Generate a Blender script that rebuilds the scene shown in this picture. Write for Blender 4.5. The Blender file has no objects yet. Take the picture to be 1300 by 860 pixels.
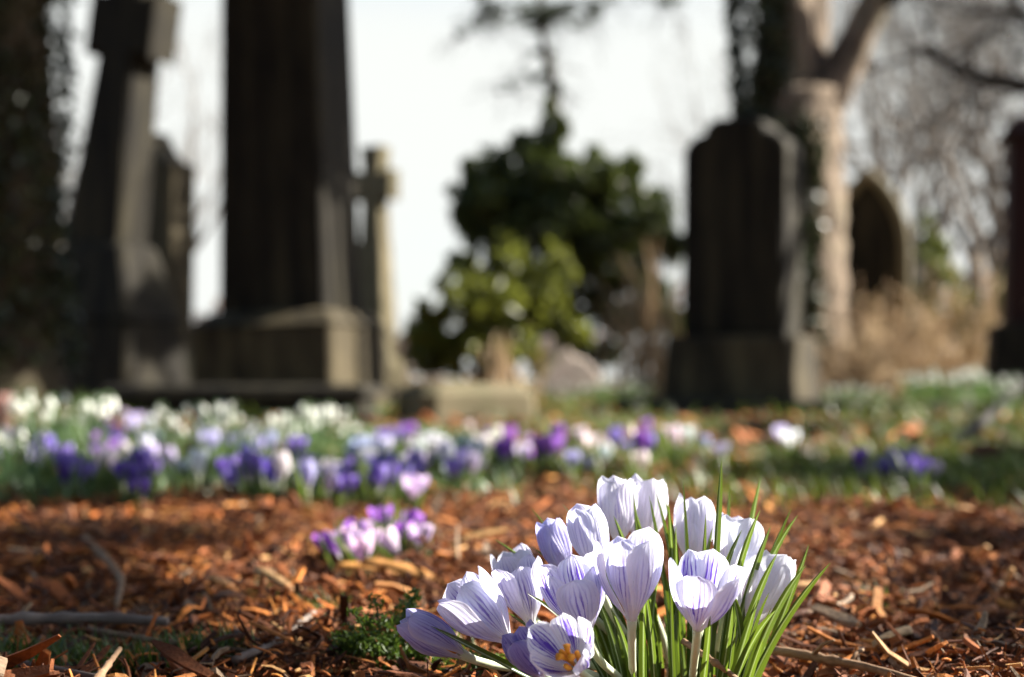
import bpy, math, random
import numpy as np
from mathutils import Vector, Matrix, Quaternion

R = math.radians
random.seed(7)
rng = np.random.default_rng(7)
scene = bpy.context.scene
COL = scene.collection

# ------------------------------------------------------------------ camera
CAM_Z, PITCH, LENS, FPX = 0.15, R(1.6), 50.0, 1300 * 50.0 / 36.0
cam_d = bpy.data.cameras.new('camera')
cam = bpy.data.objects.new('camera', cam_d)
COL.objects.link(cam)
cam.location = (0, 0, CAM_Z)
cam.rotation_euler = (R(90) + PITCH, 0, 0)
cam_d.lens, cam_d.sensor_width = LENS, 36.0
cam_d.clip_start, cam_d.clip_end = 0.02, 2000
cam_d.dof.use_dof = True
cam_d.dof.focus_distance = 0.615
cam_d.dof.aperture_fstop = 6.2
scene.camera = cam

# ------------------------------------------------------------------ light
SUN_EL, SUN_AZ = R(33), R(78)            # azimuth measured clockwise from +Y (the view direction)
S = Vector((math.cos(SUN_EL) * math.sin(SUN_AZ), math.cos(SUN_EL) * math.cos(SUN_AZ), math.sin(SUN_EL)))
world = bpy.data.worlds.new('World')
scene.world = world
world.use_nodes = True
wn = world.node_tree
sky = wn.nodes.new('ShaderNodeTexSky')
sky.sky_type = 'NISHITA'
sky.sun_disc = False
sky.sun_elevation = SUN_EL
sky.sun_rotation = SUN_AZ
sky.air_density, sky.dust_density, sky.ozone_density = 1.0, 1.0, 1.0
bg = wn.nodes['Background']
bg.inputs['Strength'].default_value = 0.05
# a veil of thin white cloud low in the sky on the sun's side
def wnode(t, **kw):
    x = wn.nodes.new('ShaderNode' + t)
    for k, v in kw.items(): setattr(x, k, v)
    return x
def wramp(src, a, b, lo=0.0, hi=1.0):
    x = wnode('MapRange', interpolation_type='SMOOTHSTEP')
    for i, q in enumerate((a, b, lo, hi)): x.inputs[i + 1].default_value = q
    wn.links.new(src, x.inputs[0]); return x.outputs[0]
def wmul(a, b):
    x = wnode('Math', operation='MULTIPLY'); wn.links.new(a, x.inputs[0]); wn.links.new(b, x.inputs[1]); return x.outputs[0]
tc = wnode('TexCoord').outputs['Generated']
sp = wnode('SeparateXYZ'); wn.links.new(tc, sp.inputs[0])
dt = wnode('VectorMath', operation='DOT_PRODUCT'); wn.links.new(tc, dt.inputs[0]); dt.inputs[1].default_value = (.34, .94, 0)
mp = wnode('Mapping'); mp.inputs['Scale'].default_value = (1, 1, 3.5); wn.links.new(tc, mp.inputs[0])
nz = wnode('TexNoise'); nz.inputs['Scale'].default_value = 2.6; nz.inputs['Detail'].default_value = 5; wn.links.new(mp.outputs[0], nz.inputs['Vector'])
veil = wmul(wmul(wramp(sp.outputs[2], .44, .22), wramp(dt.outputs['Value'], .40, .75)), wramp(nz.outputs['Fac'], .22, .5, .78, 1.0))
mx = wnode('Mix', data_type='RGBA')
wn.links.new(veil, mx.inputs[0]); wn.links.new(sky.outputs['Color'], mx.inputs[6]); mx.inputs[7].default_value = (4.5, 4.62, 4.46, 1)
wn.links.new(mx.outputs[2], bg.inputs['Color'])
sun_d = bpy.data.lights.new('sun', 'SUN')
sun_d.energy, sun_d.angle, sun_d.color = 5.0, R(0.53), (1.0, 0.93, 0.82)
sun = bpy.data.objects.new('sun', sun_d)
COL.objects.link(sun)
sun.rotation_euler = S.to_track_quat('Z', 'Y').to_euler()
scene.view_settings.view_transform = 'Standard'
scene.view_settings.look = 'None'
scene.view_settings.gamma = 1
scene.view_settings.use_curve_mapping = False
scene.view_settings.exposure = 2.12
scene.cycles.use_denoising = True
scene.cycles.max_bounces = 8
scene.cycles.diffuse_bounces = 3
scene.cycles.glossy_bounces = 2
scene.cycles.transmission_bounces = 4
scene.cycles.sample_clamp_indirect = 6.0
scene.cycles.use_adaptive_sampling = True

# ------------------------------------------------------------------ placing helpers
FWD = Vector((0, math.cos(PITCH), math.sin(PITCH)))
UPV = Vector((0, -math.sin(PITCH), math.cos(PITCH)))

def P(px, py, D):
    "world point seen at photo pixel (px, py) at distance D along +Y"
    d = Vector((1, 0, 0)) * ((px - 650) / FPX) + UPV * ((430 - py) / FPX) + FWD
    return Vector((0, 0, CAM_Z)) + d * (D / d.y)

def X(px, D):
    return (px - 650) / FPX * D

def gz(x, y):
    "ground height"
    x, y = np.asarray(x, float), np.asarray(y, float)
    f = np.clip((y + 1) / 2.0, 0, 1) * 0 + 1
    a = 0.006 * np.sin(x * 9.1 + 1.3) * np.sin(y * 7.3 + .4) + 0.004 * np.sin(x * 21 + y * 13) + 0.003 * np.sin(x * 33 - y * 29 + 2)
    b = 0.02 * np.sin(x * 1.3 + .5) * np.sin(y * .9 - .6) * np.clip((y - 2.5) / 3, 0, 1)
    return (a + b) * f

def G1(x, y):
    return float(gz(x, y))

# ------------------------------------------------------------------ object helpers
def empty(name, loc, label=None, cat=None, group=None, rz=0):
    o = bpy.data.objects.new(name, None)
    o.empty_display_size = 0.05
    COL.objects.link(o)
    o.location = loc
    o.rotation_euler.z = rz
    return tag(o, label, cat, group)

def tag(o, label=None, cat=None, group=None, kind=None):
    if label: o['label'] = label
    if cat: o['category'] = cat
    if group: o['group'] = group
    if kind: o['kind'] = kind
    return o

class MB:
    "collects vertices and faces of one mesh"
    def __init__(s):
        s.v, s.f, s.uv, s.c, s.n = [], [], [], [], 0
    def add(s, v, f, uv=None, c=None):
        v = np.asarray(v, float).reshape(-1, 3)
        s.v.append(v)
        s.f.extend([tuple(int(i) + s.n for i in q) for q in f])
        s.uv.append(np.zeros((len(v), 2)) if uv is None else np.asarray(uv, float))
        if c is not None: s.c.append(np.tile(np.asarray(c, float), (len(v), 1)) if np.ndim(c) == 1 else np.asarray(c, float))
        s.n += len(v)
    def build(s, name, mat, parent=None, smooth=True, world=True):
        me = bpy.data.meshes.new(name)
        v = np.concatenate(s.v)
        if parent is not None and world:
            mi = np.array((Matrix.Translation(parent.location) @ parent.rotation_euler.to_matrix().to_4x4()).inverted())
            if parent.parent is not None:
                mi = np.array((Matrix.Translation(parent.parent.location) @ parent.parent.rotation_euler.to_matrix().to_4x4()).inverted())
            v = v @ mi[:3, :3].T + mi[:3, 3]
        me.from_pydata(v.tolist(), [], s.f)
        uv = np.concatenate(s.uv)
        li = np.zeros(len(me.loops), dtype=np.int32)
        me.loops.foreach_get('vertex_index', li)
        l = me.uv_layers.new(name='UVMap')
        l.data.foreach_set('uv', uv[li].astype(np.float32).ravel())
        if s.c:
            c = np.concatenate(s.c)
            if c.shape[1] == 3: c = np.hstack([c, np.ones((len(c), 1))])
            a = me.color_attributes.new('tint', 'FLOAT_COLOR', 'POINT')
            a.data.foreach_set('color', c.astype(np.float32).ravel())
        me.polygons.foreach_set('use_smooth', [smooth] * len(me.polygons))
        me.materials.append(mat)
        me.update()
        o = bpy.data.objects.new(name, me)
        COL.objects.link(o)
        if parent is not None: o.parent = parent
        return o

def frame_of(t):
    t = np.asarray(t, float); t = t / (np.linalg.norm(t) + 1e-12)
    a = np.array([0, 0, 1.0]) if abs(t[2]) < .9 else np.array([1.0, 0, 0])
    u = np.cross(a, t); u /= np.linalg.norm(u)
    return u, np.cross(t, u)

def tube(mb, pts, rad, n=8, wob=0, c=None, cap=True):
    pts = np.asarray(pts, float); m = len(pts)
    rad = np.broadcast_to(np.asarray(rad, float), (m,))
    T = np.gradient(pts, axis=0)
    u, w = frame_of(T[0])
    vs, uv = [], []
    ang = np.arange(n) * 2 * math.pi / n
    for i in range(m):
        t = T[i] / (np.linalg.norm(T[i]) + 1e-12)
        u = u - t * np.dot(u, t); u /= np.linalg.norm(u) + 1e-12
        w = np.cross(t, u)
        r = rad[i] * (1 + (rng.uniform(-wob, wob, n) if wob else 0))
        r = np.broadcast_to(r, (n,))
        vs.append(pts[i] + np.outer(np.cos(ang) * r, u) + np.outer(np.sin(ang) * r, w))
        uv.append(np.stack([np.arange(n) / n, np.full(n, i / (m - 1))], 1))
    f = []
    for i in range(m - 1):
        for k in range(n):
            a, b = i * n + k, i * n + (k + 1) % n
            f.append((a, b, b + n, a + n))
    if cap:
        f.append(tuple(range(n - 1, -1, -1))); f.append(tuple(range((m - 1) * n, m * n)))
    mb.add(np.concatenate(vs), f, np.concatenate(uv), c)

def bez(a, b, c, n, d=None):
    t = np.linspace(0, 1, n)[:, None]
    a, b, c = (np.asarray(q, float) for q in (a, b, c))
    if d is None: return (1 - t) ** 2 * a + 2 * t * (1 - t) * b + t * t * c
    d = np.asarray(d, float)
    return (1 - t) ** 3 * a + 3 * t * (1 - t) ** 2 * b + 3 * t * t * (1 - t) * c + t ** 3 * d

# ------------------------------------------------------------------ materials
class Nodes:
    def __init__(s, name):
        s.m = bpy.data.materials.new(name)
        s.m.use_nodes = True
        s.t = s.m.node_tree
        s.t.nodes.clear()
        s.out = s.t.nodes.new('ShaderNodeOutputMaterial')
    def n(s, typ, **kw):
        x = s.t.nodes.new('ShaderNode' + typ)
        for k, v in kw.items():
            if k.startswith('i_'):
                x.inputs[k[2:].replace('_', ' ')].default_value = v
            else: setattr(x, k, v)
        return x
    def l(s, a, b): s.t.links.new(a, b)
    def put(s, x, sock):
        if isinstance(x, bpy.types.NodeSocket): s.l(x, sock)
        else: sock.default_value = x
    def math(s, op, a, b=None, c=None, clamp=False):
        x = s.n('Math', operation=op, use_clamp=clamp)
        for i, q in enumerate((a, b, c)):
            if q is not None: s.put(q, x.inputs[i])
        return x.outputs[0]
    def mix(s, f, a, b, mode='MIX'):
        x = s.n('Mix', data_type='RGBA', blend_type=mode)
        s.put(f, x.inputs[0]); s.put(a, x.inputs[6]); s.put(b, x.inputs[7])
        return x.outputs[2]
    def ramp(s, f, stops, interp='LINEAR'):
        x = s.n('ValToRGB')
        x.color_ramp.interpolation = interp
        e = x.color_ramp.elements
        while len(e) < len(stops): e.new(.5)
        for q, (p, c) in zip(e, stops):
            q.position = p
            q.color = (c, c, c, 1) if not hasattr(c, '__len__') else (*c[:3], 1)
        s.l(f, x.inputs[0])
        return x.outputs[0]
    def noise(s, vec, scale, detail=4, rough=.55, dist=0):
        x = s.n('TexNoise', i_Scale=scale, i_Detail=detail, i_Roughness=rough, i_Distortion=dist)
        if vec is not None: s.l(vec, x.inputs['Vector'])
        return x.outputs['Fac']
    def bump(s, h, strength=.4, dist=.01):
        x = s.n('Bump', i_Strength=strength, i_Distance=dist)
        s.l(h, x.inputs['Height'])
        return x.outputs[0]
    def bsdf(s, color, rough=.7, normal=None, spec=.4, sss=None):
        x = s.n('BsdfPrincipled')
        s.put(color, x.inputs['Base Color']); s.put(rough, x.inputs['Roughness'])
        x.inputs['Specular IOR Level'].default_value = spec
        if normal is not None: s.l(normal, x.inputs['Normal'])
        return x.outputs[0]
    def thin(s, color, tcolor, trans, rough=.5, normal=None, spec=.4):
        p = s.bsdf(color, rough, normal, spec)
        t = s.n('BsdfTranslucent'); s.put(tcolor, t.inputs['Color'])
        if normal is not None: s.l(normal, t.inputs['Normal'])
        x = s.n('MixShader'); s.put(trans, x.inputs[0])
        s.l(p, x.inputs[1]); s.l(t.outputs[0], x.inputs[2])
        return x.outputs[0]
    def end(s, sh):
        s.l(sh, s.out.inputs['Surface'])
        return s.m

def C4(*c): return (*c, 1)

def mat_petal():
    k = Nodes('crocus_petal')
    uv = k.n('UVMap', uv_map='UVMap').outputs[0]
    sep = k.n('SeparateXYZ'); k.l(uv, sep.inputs[0])
    v, u = sep.outputs[0], sep.outputs[1]               # v: -1..1 across, u: 0..1 along
    oi = k.n('ObjectInfo')
    rnd = oi.outputs['Random']
    comb = k.n('CombineXYZ'); k.l(v, comb.inputs[0]); k.l(u, comb.inputs[1]); k.l(k.math('MULTIPLY', rnd, 37.0), comb.inputs[2])
    mp = k.n('Mapping'); mp.inputs['Scale'].default_value = (3.0, 2.0, 1); k.l(comb.outputs[0], mp.inputs[0])
    n1 = k.noise(mp.outputs[0], 1.6, 3)
    mp2 = k.n('Mapping'); mp2.inputs['Scale'].default_value = (7, 1.1, 1); k.l(comb.outputs[0], mp2.inputs[0])
    n2 = k.noise(mp2.outputs[0], 1.7, 4, .6)
    # veins running lengthwise, slightly wandering
    ph = k.math('ADD', k.math('MULTIPLY', v, 27.0), k.math('MULTIPLY', n1, 9.0))
    w = k.math('ADD', k.math('MULTIPLY', k.math('SINE', ph), .5), .5)
    vein = k.ramp(w, [(0.58, 0), (0.95, 1)])
    av = k.math('ABSOLUTE', v)
    # feather: strong along the middle, fading to the edge, the tip and the throat
    cen = k.ramp(k.math('ADD', av, k.math('MULTIPLY', k.math('SUBTRACT', n2, .5), .9)), [(0.10, 1), (0.78, 0)])
    lon = k.ramp(u, [(0.12, .25), (0.40, 1), (0.72, .85), (0.93, .12), (1, 0.35)])
    feather = k.math('MULTIPLY', k.math('MULTIPLY', cen, lon), vein)
    back = k.n('NewGeometry').outputs['Backfacing']
    flame = k.math('MULTIPLY', k.ramp(k.math('ADD', av, k.math('MULTIPLY', k.math('SUBTRACT', n2, .5), 1.3)), [(0.02, 1), (0.42, 0)]),
                   k.ramp(u, [(0.2, .5), (0.5, 1), (0.80, .55), (0.95, 0)]))
    inside = k.math('MULTIPLY', back, .55)
    amt = k.math('MULTIPLY', oi.outputs['Alpha'], k.math('ADD', k.math('MULTIPLY', feather, k.math('ADD', .80, inside)),
                 k.math('MULTIPLY', flame, k.math('ADD', .16, inside))), clamp=True)
    base = oi.outputs['Color']
    pale = k.mix(k.ramp(k.math('ADD', u, k.math('MULTIPLY', n1, .3)), [(0.12, .75), (0.45, 0)]), base, C4(.83, .82, .74))
    edge = k.mix(k.ramp(av, [(.72, 0), (1, .5)]), pale, C4(.86, .85, .90))
    colr = k.mix(amt, edge, C4(.13, .07, .48))
    vor = k.n('TexVoronoi', feature='F1', i_Scale=5.5); k.l(comb.outputs[0], vor.inputs['Vector'])
    dots = k.math('MULTIPLY', k.ramp(vor.outputs['Distance'], [(0.035, 1), (0.065, 0)]), .7)
    colr = k.mix(dots, colr, C4(.30, .24, .22))
    nb = k.bump(k.math('ADD', w, k.math('MULTIPLY', n2, 1.5)), .35, .0006)
    return k.end(k.thin(colr, colr, .46, .6, nb, .2))

def mat_leaf():
    k = Nodes('crocus_leaf')
    uv = k.n('UVMap', uv_map='UVMap').outputs[0]
    sep = k.n('SeparateXYZ'); k.l(uv, sep.inputs[0])
    v, u = sep.outputs[0], sep.outputs[1]
    rnd = k.n('ObjectInfo').outputs['Random']
    mp = k.n('Mapping'); mp.inputs['Scale'].default_value = (14, 3, 1); k.l(uv, mp.inputs[0])
    n = k.noise(mp.outputs[0], 2, 3)
    g = k.mix(k.math('ADD', k.math('MULTIPLY', rnd, .6), k.math('MULTIPLY', n, .4)), C4(.010, .030, .005), C4(.034, .072, .012))
    g = k.mix(k.ramp(u, [(0, .55), (.25, 0)]), g, C4(.30, .33, .20))
    rib = k.ramp(k.math('ABSOLUTE', v), [(.13, .85), (.24, 0)])
    c = k.mix(rib, g, C4(.34, .42, .26))
    t = k.mix(.55, c, C4(.26, .38, .03))
    return k.end(k.thin(c, t, .34, .3, None, .5))

def mat_simple_leaf(name, a, b, t, trans=.3, rough=.45):
    k = Nodes(name)
    geo = k.n('NewGeometry')
    rp = geo.outputs['Random Per Island']
    c = k.mix(rp, C4(*a), C4(*b))
    return k.end(k.thin(c, k.mix(.5, c, C4(*t)), trans, rough))

def mat_plain(name, a, b, scale=30, rough=.7, bump=.4, bd=.004, detail=5, spec=.3, stretch=None):
    k = Nodes(name)
    tc = k.n('TexCoord').outputs['Object']
    if stretch:
        mp = k.n('Mapping'); mp.inputs['Scale'].default_value = stretch; k.l(tc, mp.inputs[0]); tc = mp.outputs[0]
    n = k.noise(tc, scale, detail, .6)
    c = k.mix(k.ramp(n, [(.3, 0), (.7, 1)]), C4(*a), C4(*b))
    return k.end(k.bsdf(c, rough, k.bump(n, bump, bd), spec))

def mat_stone(name, a, b, lichen, amount=.5):
    k = Nodes(name)
    tc = k.n('TexCoord').outputs['Object']
    n1 = k.noise(tc, 3.0, 6, .65, .4)
    n2 = k.noise(tc, 60.0, 5, .7)
    mp = k.n('Mapping'); mp.inputs['Scale'].default_value = (7, 7, .8); k.l(tc, mp.inputs[0])
    n3 = k.noise(mp.outputs[0], 2.0, 4)
    c = k.mix(k.ramp(n1, [(.32, 0), (.68, 1)]), C4(*a), C4(*b))
    c = k.mix(k.math('MULTIPLY', k.ramp(n3, [(.45, 0), (.72, 1)]), amount), c, C4(*lichen))
    c = k.mix(k.math('MULTIPLY', n2, .35), c, C4(*[q * .45 for q in a]))
    h = k.math('ADD', k.math('MULTIPLY', n1, .6), k.math('MULTIPLY', n2, .4))
    return k.end(k.bsdf(c, .85, k.bump(h, .5, .012), .2))

def mat_tint(name, rough=.75, gain=1.0, bscale=240):
    k = Nodes(name)
    a = k.n('Attribute', attribute_name='tint').outputs['Color']
    tc = k.n('TexCoord').outputs['Object']
    n = k.noise(tc, bscale, 4, .65)
    c = k.mix(k.ramp(n, [(.3, .55), (.7, 0)]), a, C4(.035, .014, .007))
    return k.end(k.bsdf(c, rough, k.bump(n, .5, .002), .25))

def mat_bark(name, a, b, lich, sc=9):
    k = Nodes(name)
    tc = k.n('TexCoord').outputs['Object']
    mp = k.n('Mapping'); mp.inputs['Scale'].default_value = (1, 1, .22); k.l(tc, mp.inputs[0])
    n = k.noise(mp.outputs[0], sc * 1.5, 6, .65, .6)
    n2 = k.noise(tc, 2.2, 3)
    c = k.mix(k.ramp(n, [(.35, 0), (.65, 1)]), C4(*a), C4(*b))
    c = k.mix(k.ramp(n2, [(.5, 0), (.7, .7)]), c, C4(*lich))
    return k.end(k.bsdf(c, .9, k.bump(n, 1.0, .06), .15))

def mat_ground():
    k = Nodes('soil')
    tc = k.n('TexCoord').outputs['Object']
    n1 = k.noise(tc, 1.1, 5, .6)
    n2 = k.noise(tc, 38, 6, .7)
    n3 = k.noise(tc, 9, 5, .65)
    soil = k.mix(k.ramp(n2, [(.3, 0), (.7, 1)]), C4(.018, .008, .004), C4(.10, .038, .016))
    green = k.mix(k.ramp(n3, [(.3, 0), (.7, 1)]), C4(.018, .032, .008), C4(.06, .075, .022))
    sep = k.n('SeparateXYZ'); k.l(tc, sep.inputs[0])
    far = k.ramp(k.math('DIVIDE', sep.outputs[1], 20.0), [(0.06, 0), (0.12, .55), (.3, .5), (1, .9)])
    m = k.math('MULTIPLY', far, k.ramp(n1, [(.38, 0), (.55, 1)]))
    litter = k.mix(k.ramp(n3, [(.42, 0), (.6, 1)]), soil, C4(.20, .085, .04))
    return k.end(k.bsdf(k.mix(m, litter, green), .95, k.bump(n2, .6, .01), .15))

M = dict(
    petal=mat_petal(), leaf=mat_leaf(), ground=mat_ground(),
    stem=mat_plain('crocus_stem', (.56, .60, .46), (.44, .50, .32), 120, .5, .1, .001),
    gstem=mat_plain('crocus_tube', (.26, .30, .16), (.34, .34, .24), 120, .5, .1, .001),
    anther=mat_plain('crocus_anther', (.75, .28, .02), (.85, .40, .03), 300, .6, .3, .001),
    grass=mat_simple_leaf('grass_blade', (.030, .060, .009), (.11, .15, .028), (.22, .30, .035)),
    moss=mat_simple_leaf('moss_frond', (.030, .065, .012), (.075, .12, .02), (.2, .3, .04)),
    weed=mat_simple_leaf('weed_leaflet', (.03, .07, .01), (.09, .15, .02), (.25, .4, .04)),
    snow=mat_simple_leaf('snowdrop_petal', (.80, .82, .76), (.86, .86, .82), (.85, .88, .78), .4),
    sleaf=mat_simple_leaf('snowdrop_leaf', (.06, .12, .045), (.10, .17, .06), (.2, .32, .08)),
    chip=mat_tint('bark_chip', .7),
    litter=mat_tint('fallen_leaf', .7, 1, 40),
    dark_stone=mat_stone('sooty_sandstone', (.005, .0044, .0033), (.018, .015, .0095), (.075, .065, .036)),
    mid_stone=mat_stone('weathered_sandstone', (.010, .0085, .006), (.075, .060, .034), (.16, .13, .068), .7),
    pale_stone=mat_stone('buff_sandstone', (.10, .085, .048), (.19, .16, .10), (.09, .09, .045)),
    pink_stone=mat_stone('pink_granite', (.12, .058, .05), (.17, .09, .078), (.1, .09, .06), .2),
    white_stone=mat_stone('weathered_marble', (.45, .36, .31), (.62, .52, .46), (.3, .3, .2), .25),
    blue_stone=mat_stone('blue_slate', (.05, .075, .11), (.08, .11, .15), (.08, .1, .09), .2),
    red_stone=mat_stone('red_granite', (.022, .009, .008), (.040, .017, .014), (.03, .022, .014), .2),
    bark=mat_bark('grey_bark', (.05, .037, .027), (.30, .235, .175), (.20, .18, .12)),
    dark_bark=mat_bark('dark_bark', (.03, .023, .017), (.09, .07, .05), (.07, .07, .035)),
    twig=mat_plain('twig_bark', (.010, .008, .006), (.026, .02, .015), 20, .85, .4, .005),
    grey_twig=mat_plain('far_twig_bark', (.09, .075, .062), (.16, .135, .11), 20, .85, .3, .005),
    stick=mat_plain('dead_stick', (.10, .055, .03), (.26, .17, .10), 90, .8, .6, .002, 6, .25),
    pale_stick=mat_plain('weathered_stick', (.13, .10, .085), (.24, .20, .17), 60, .85, .6, .003, 6, .2),
    ivy=mat_simple_leaf('ivy_leaf', (.010, .018, .006), (.045, .055, .022), (.05, .09, .02), .12, .4),
    holly=mat_simple_leaf('holly_leaf', (.012, .022, .007), (.10, .115, .03), (.18, .24, .04), .3, .28),
    laurel=mat_simple_leaf('laurel_leaf', (.035, .05, .009), (.20, .21, .038), (.32, .36, .05), .34, .35),
    pine=mat_simple_leaf('conifer_spray', (.018, .03, .012), (.05, .065, .028), (.06, .1, .03), .2, .5),
    dead=mat_simple_leaf('dead_stem', (.26, .16, .08), (.58, .44, .26), (.5, .35, .15), .25, .7),
    bracken=mat_simple_leaf('dead_bracken', (.26, .11, .05), (.56, .32, .17), (.5, .25, .1), .3, .7),
    hedge=mat_simple_leaf('far_hedge', (.15, .10, .085), (.26, .18, .15), (.2, .15, .1), .2, .8),
    shrub=mat_simple_leaf('shrub_leaf', (.06, .075, .016), (.14, .15, .035), (.2, .25, .05), .3, .5),
    yew=mat_simple_leaf('yew_leaf', (.012, .024, .008), (.03, .05, .015), (.04, .08, .01), .1, .6),
)

# ------------------------------------------------------------------ the ground
def ground():
    ys = np.concatenate([[-60, -20, -6, -2], np.arange(-0.5, 4, .03), np.arange(4, 16, .4), [18, 24, 35, 60, 120, 400, 900]])
    xs = np.concatenate([[-900, -300, -100, -40, -20, -10, -6, -4, -3], np.arange(-2, 2, .03), [2, 3, 4, 6, 10, 20, 40, 100, 300, 900]])
    xx, yy = np.meshgrid(xs, ys)
    zz = gz(xx, yy)
    zz[np.abs(yy) > 18] *= 0
    v = np.stack([xx, yy, zz], -1).reshape(-1, 3)
    nx, f = len(xs), []
    for j in range(len(ys) - 1):
        for i in range(nx - 1):
            a = j * nx + i
            f.append((a, a + 1, a + nx + 1, a + nx))
    mb = MB(); mb.add(v, f)
    tag(mb.build('ground', M['ground']), kind='structure')
ground()

# ------------------------------------------------------------------ stones
def prism(mb, outline, depth, z0=0, bev=.012, taper=None):
    "outline: list of (x, z) counter-clockwise seen from the front (-y); a bevelled slab of the given depth"
    o = np.asarray(outline, float); n = len(o)
    cx = o.mean(0)
    d = o - cx
    L = np.linalg.norm(d, axis=1, keepdims=True)
    ins = cx + d * (1 - bev * 1.4 / np.maximum(L, .02))
    rings = [(ins, -depth / 2), (o, -depth / 2 + bev), (o, depth / 2 - bev), (ins, depth / 2)]
    vs = []
    for q, y in rings:
        vs.append(np.stack([q[:, 0], np.full(n, y), q[:, 1] + z0], 1))
    f = []
    for r in range(3):
        for i in range(n):
            a, b = r * n + i, r * n + (i + 1) % n
            f.append((a, b, b + n, a + n))
    f.append(tuple(range(n - 1, -1, -1))); f.append(tuple(range(3 * n, 4 * n)))
    f = [tuple(reversed(q)) for q in f]
    return np.concatenate(vs), f

def frustum(w0, d0, w1, d1, h, z0=0, bev=.012, ox=0, oy=0):
    b = bev
    def ring(w, d, z, x=0, y=0):
        c = min(b, w * .2, d * .2)
        return [(x + sx, y + sy, z) for sx, sy in ((-w/2 + c, -d/2), (w/2 - c, -d/2), (w/2, -d/2 + c), (w/2, d/2 - c), (w/2 - c, d/2), (-w/2 + c, d/2), (-w/2, d/2 - c), (-w/2, -d/2 + c))]
    v = ring(w0, d0, z0) + ring(w1 + (w0 - w1) * b / h, d1 + (d0 - d1) * b / h, z0 + h - b, ox, oy) + ring(w1 - 2 * b, d1 - 2 * b, z0 + h, ox, oy)
    f = []
    for r in range(2):
        for i in range(8):
            a, c = r * 8 + i, r * 8 + (i + 1) % 8
            f.append((a, c, c + 8, a + 8))
    f.append(tuple(range(7, -1, -1))); f.append(tuple(range(16, 24)))
    return np.array(v), f

def part(name, mat, parent, *geo, smooth=False):
    mb = MB()
    for v, f in geo: mb.add(v, f)
    return mb.build(name, mat, parent, smooth, world=False)

def monument(name, px, D, rz, label, cat='headstone', lean=(0, 0)):
    x = X(px, D)
    o = empty(name, (x, D, G1(x, D) - .02), label, cat, None, R(rz))
    o.rotation_euler = (R(lean[1]), R(lean[0]), R(rz))
    return o

def arch(w, h, kind, n=14):
    "outline of a headstone face from its bottom left"
    pts = [(-w/2, 0), (w/2, 0)]
    if kind == 'shoulder':       # square shoulders stepping to a broad round head
        s = h - w * .34
        arc = [(w*.5 - w*.20 * (1 - math.cos(a)), s + w*.20 * math.sin(a)) for a in np.linspace(0, math.pi/2, n)]
        neck = [(w*.29, s + w*.235), (w*.25, s + w*.30), (w*.17, h)]
        pts += arc + neck + [(-a, b) for a, b in reversed(arc + neck)]
    elif kind == 'gothic':
        rr = w * 1.35; am = math.acos((rr - w/2) / rr); s = h - rr * math.sin(am)
        for a in np.linspace(0, am, n): pts.append((w/2 - rr + rr * math.cos(a), s + rr * math.sin(a)))
        for a in np.linspace(am, 0, n)[1:]: pts.append((-w/2 + rr - rr * math.cos(a), s + rr * math.sin(a)))
    elif kind == 'ogee':
        s = h - w * .55
        pts += [(w/2, s), (w*.52, s + w*.12), (w*.40, s + w*.17), (w*.30, s + w*.20), (w*.16, s + w*.34), (-w*.02, s + w*.62),
                (-w*.12, s + w*.44), (-w*.22, s + w*.28), (-w*.33, s + w*.20), (-w*.44, s + w*.12), (-w/2, s)]
    elif kind == 'round':
        s = h - w * .5
        pts += [(w/2 * math.cos(a), s + w/2 * math.sin(a)) for a in np.linspace(0, math.pi, n)]
    elif kind == 'square':
        pts += [(w/2, h - .03), (w/2 - .03, h), (-w/2 + .03, h), (-w/2, h - .03)]
    return pts

def px2m(p, D): return p / FPX * D

# tall obelisk, left of the middle
D = 5.7
ob = monument('obelisk', 374, D, -15, 'tall dark obelisk with a sunlit right side on a stepped plinth, the largest stone', 'obelisk', (-1.4, 0))
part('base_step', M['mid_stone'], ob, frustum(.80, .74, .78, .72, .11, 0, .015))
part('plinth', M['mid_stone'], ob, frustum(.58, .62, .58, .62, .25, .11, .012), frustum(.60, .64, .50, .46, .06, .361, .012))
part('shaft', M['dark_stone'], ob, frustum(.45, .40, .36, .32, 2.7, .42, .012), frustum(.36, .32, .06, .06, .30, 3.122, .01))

def block(name, px, D, rz, w, d, h, mat, label, cat):
    o = monument(name, px, D, rz, label, cat)
    part('slab', mat, o, frustum(w, d, w * .96, d * .97, h, 0, .035))
    return o
block('grave_kerb', 592, 4.8, -58, .26, .44, .15, M['pale_stone'], 'low buff stone grave kerb jutting out right of the obelisk', 'grave kerb')
o = monument('grave_ledger', 312, 4.85, -6, 'low dark ledger stone lying in front of the obelisk plinth', 'ledger stone')
part('slab', M['dark_stone'], o, frustum(.88, .32, .86, .30, .10, 0, .012))
part('coping', M['dark_stone'], o, frustum(.92, .35, .88, .31, .035, .102, .012))

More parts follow.
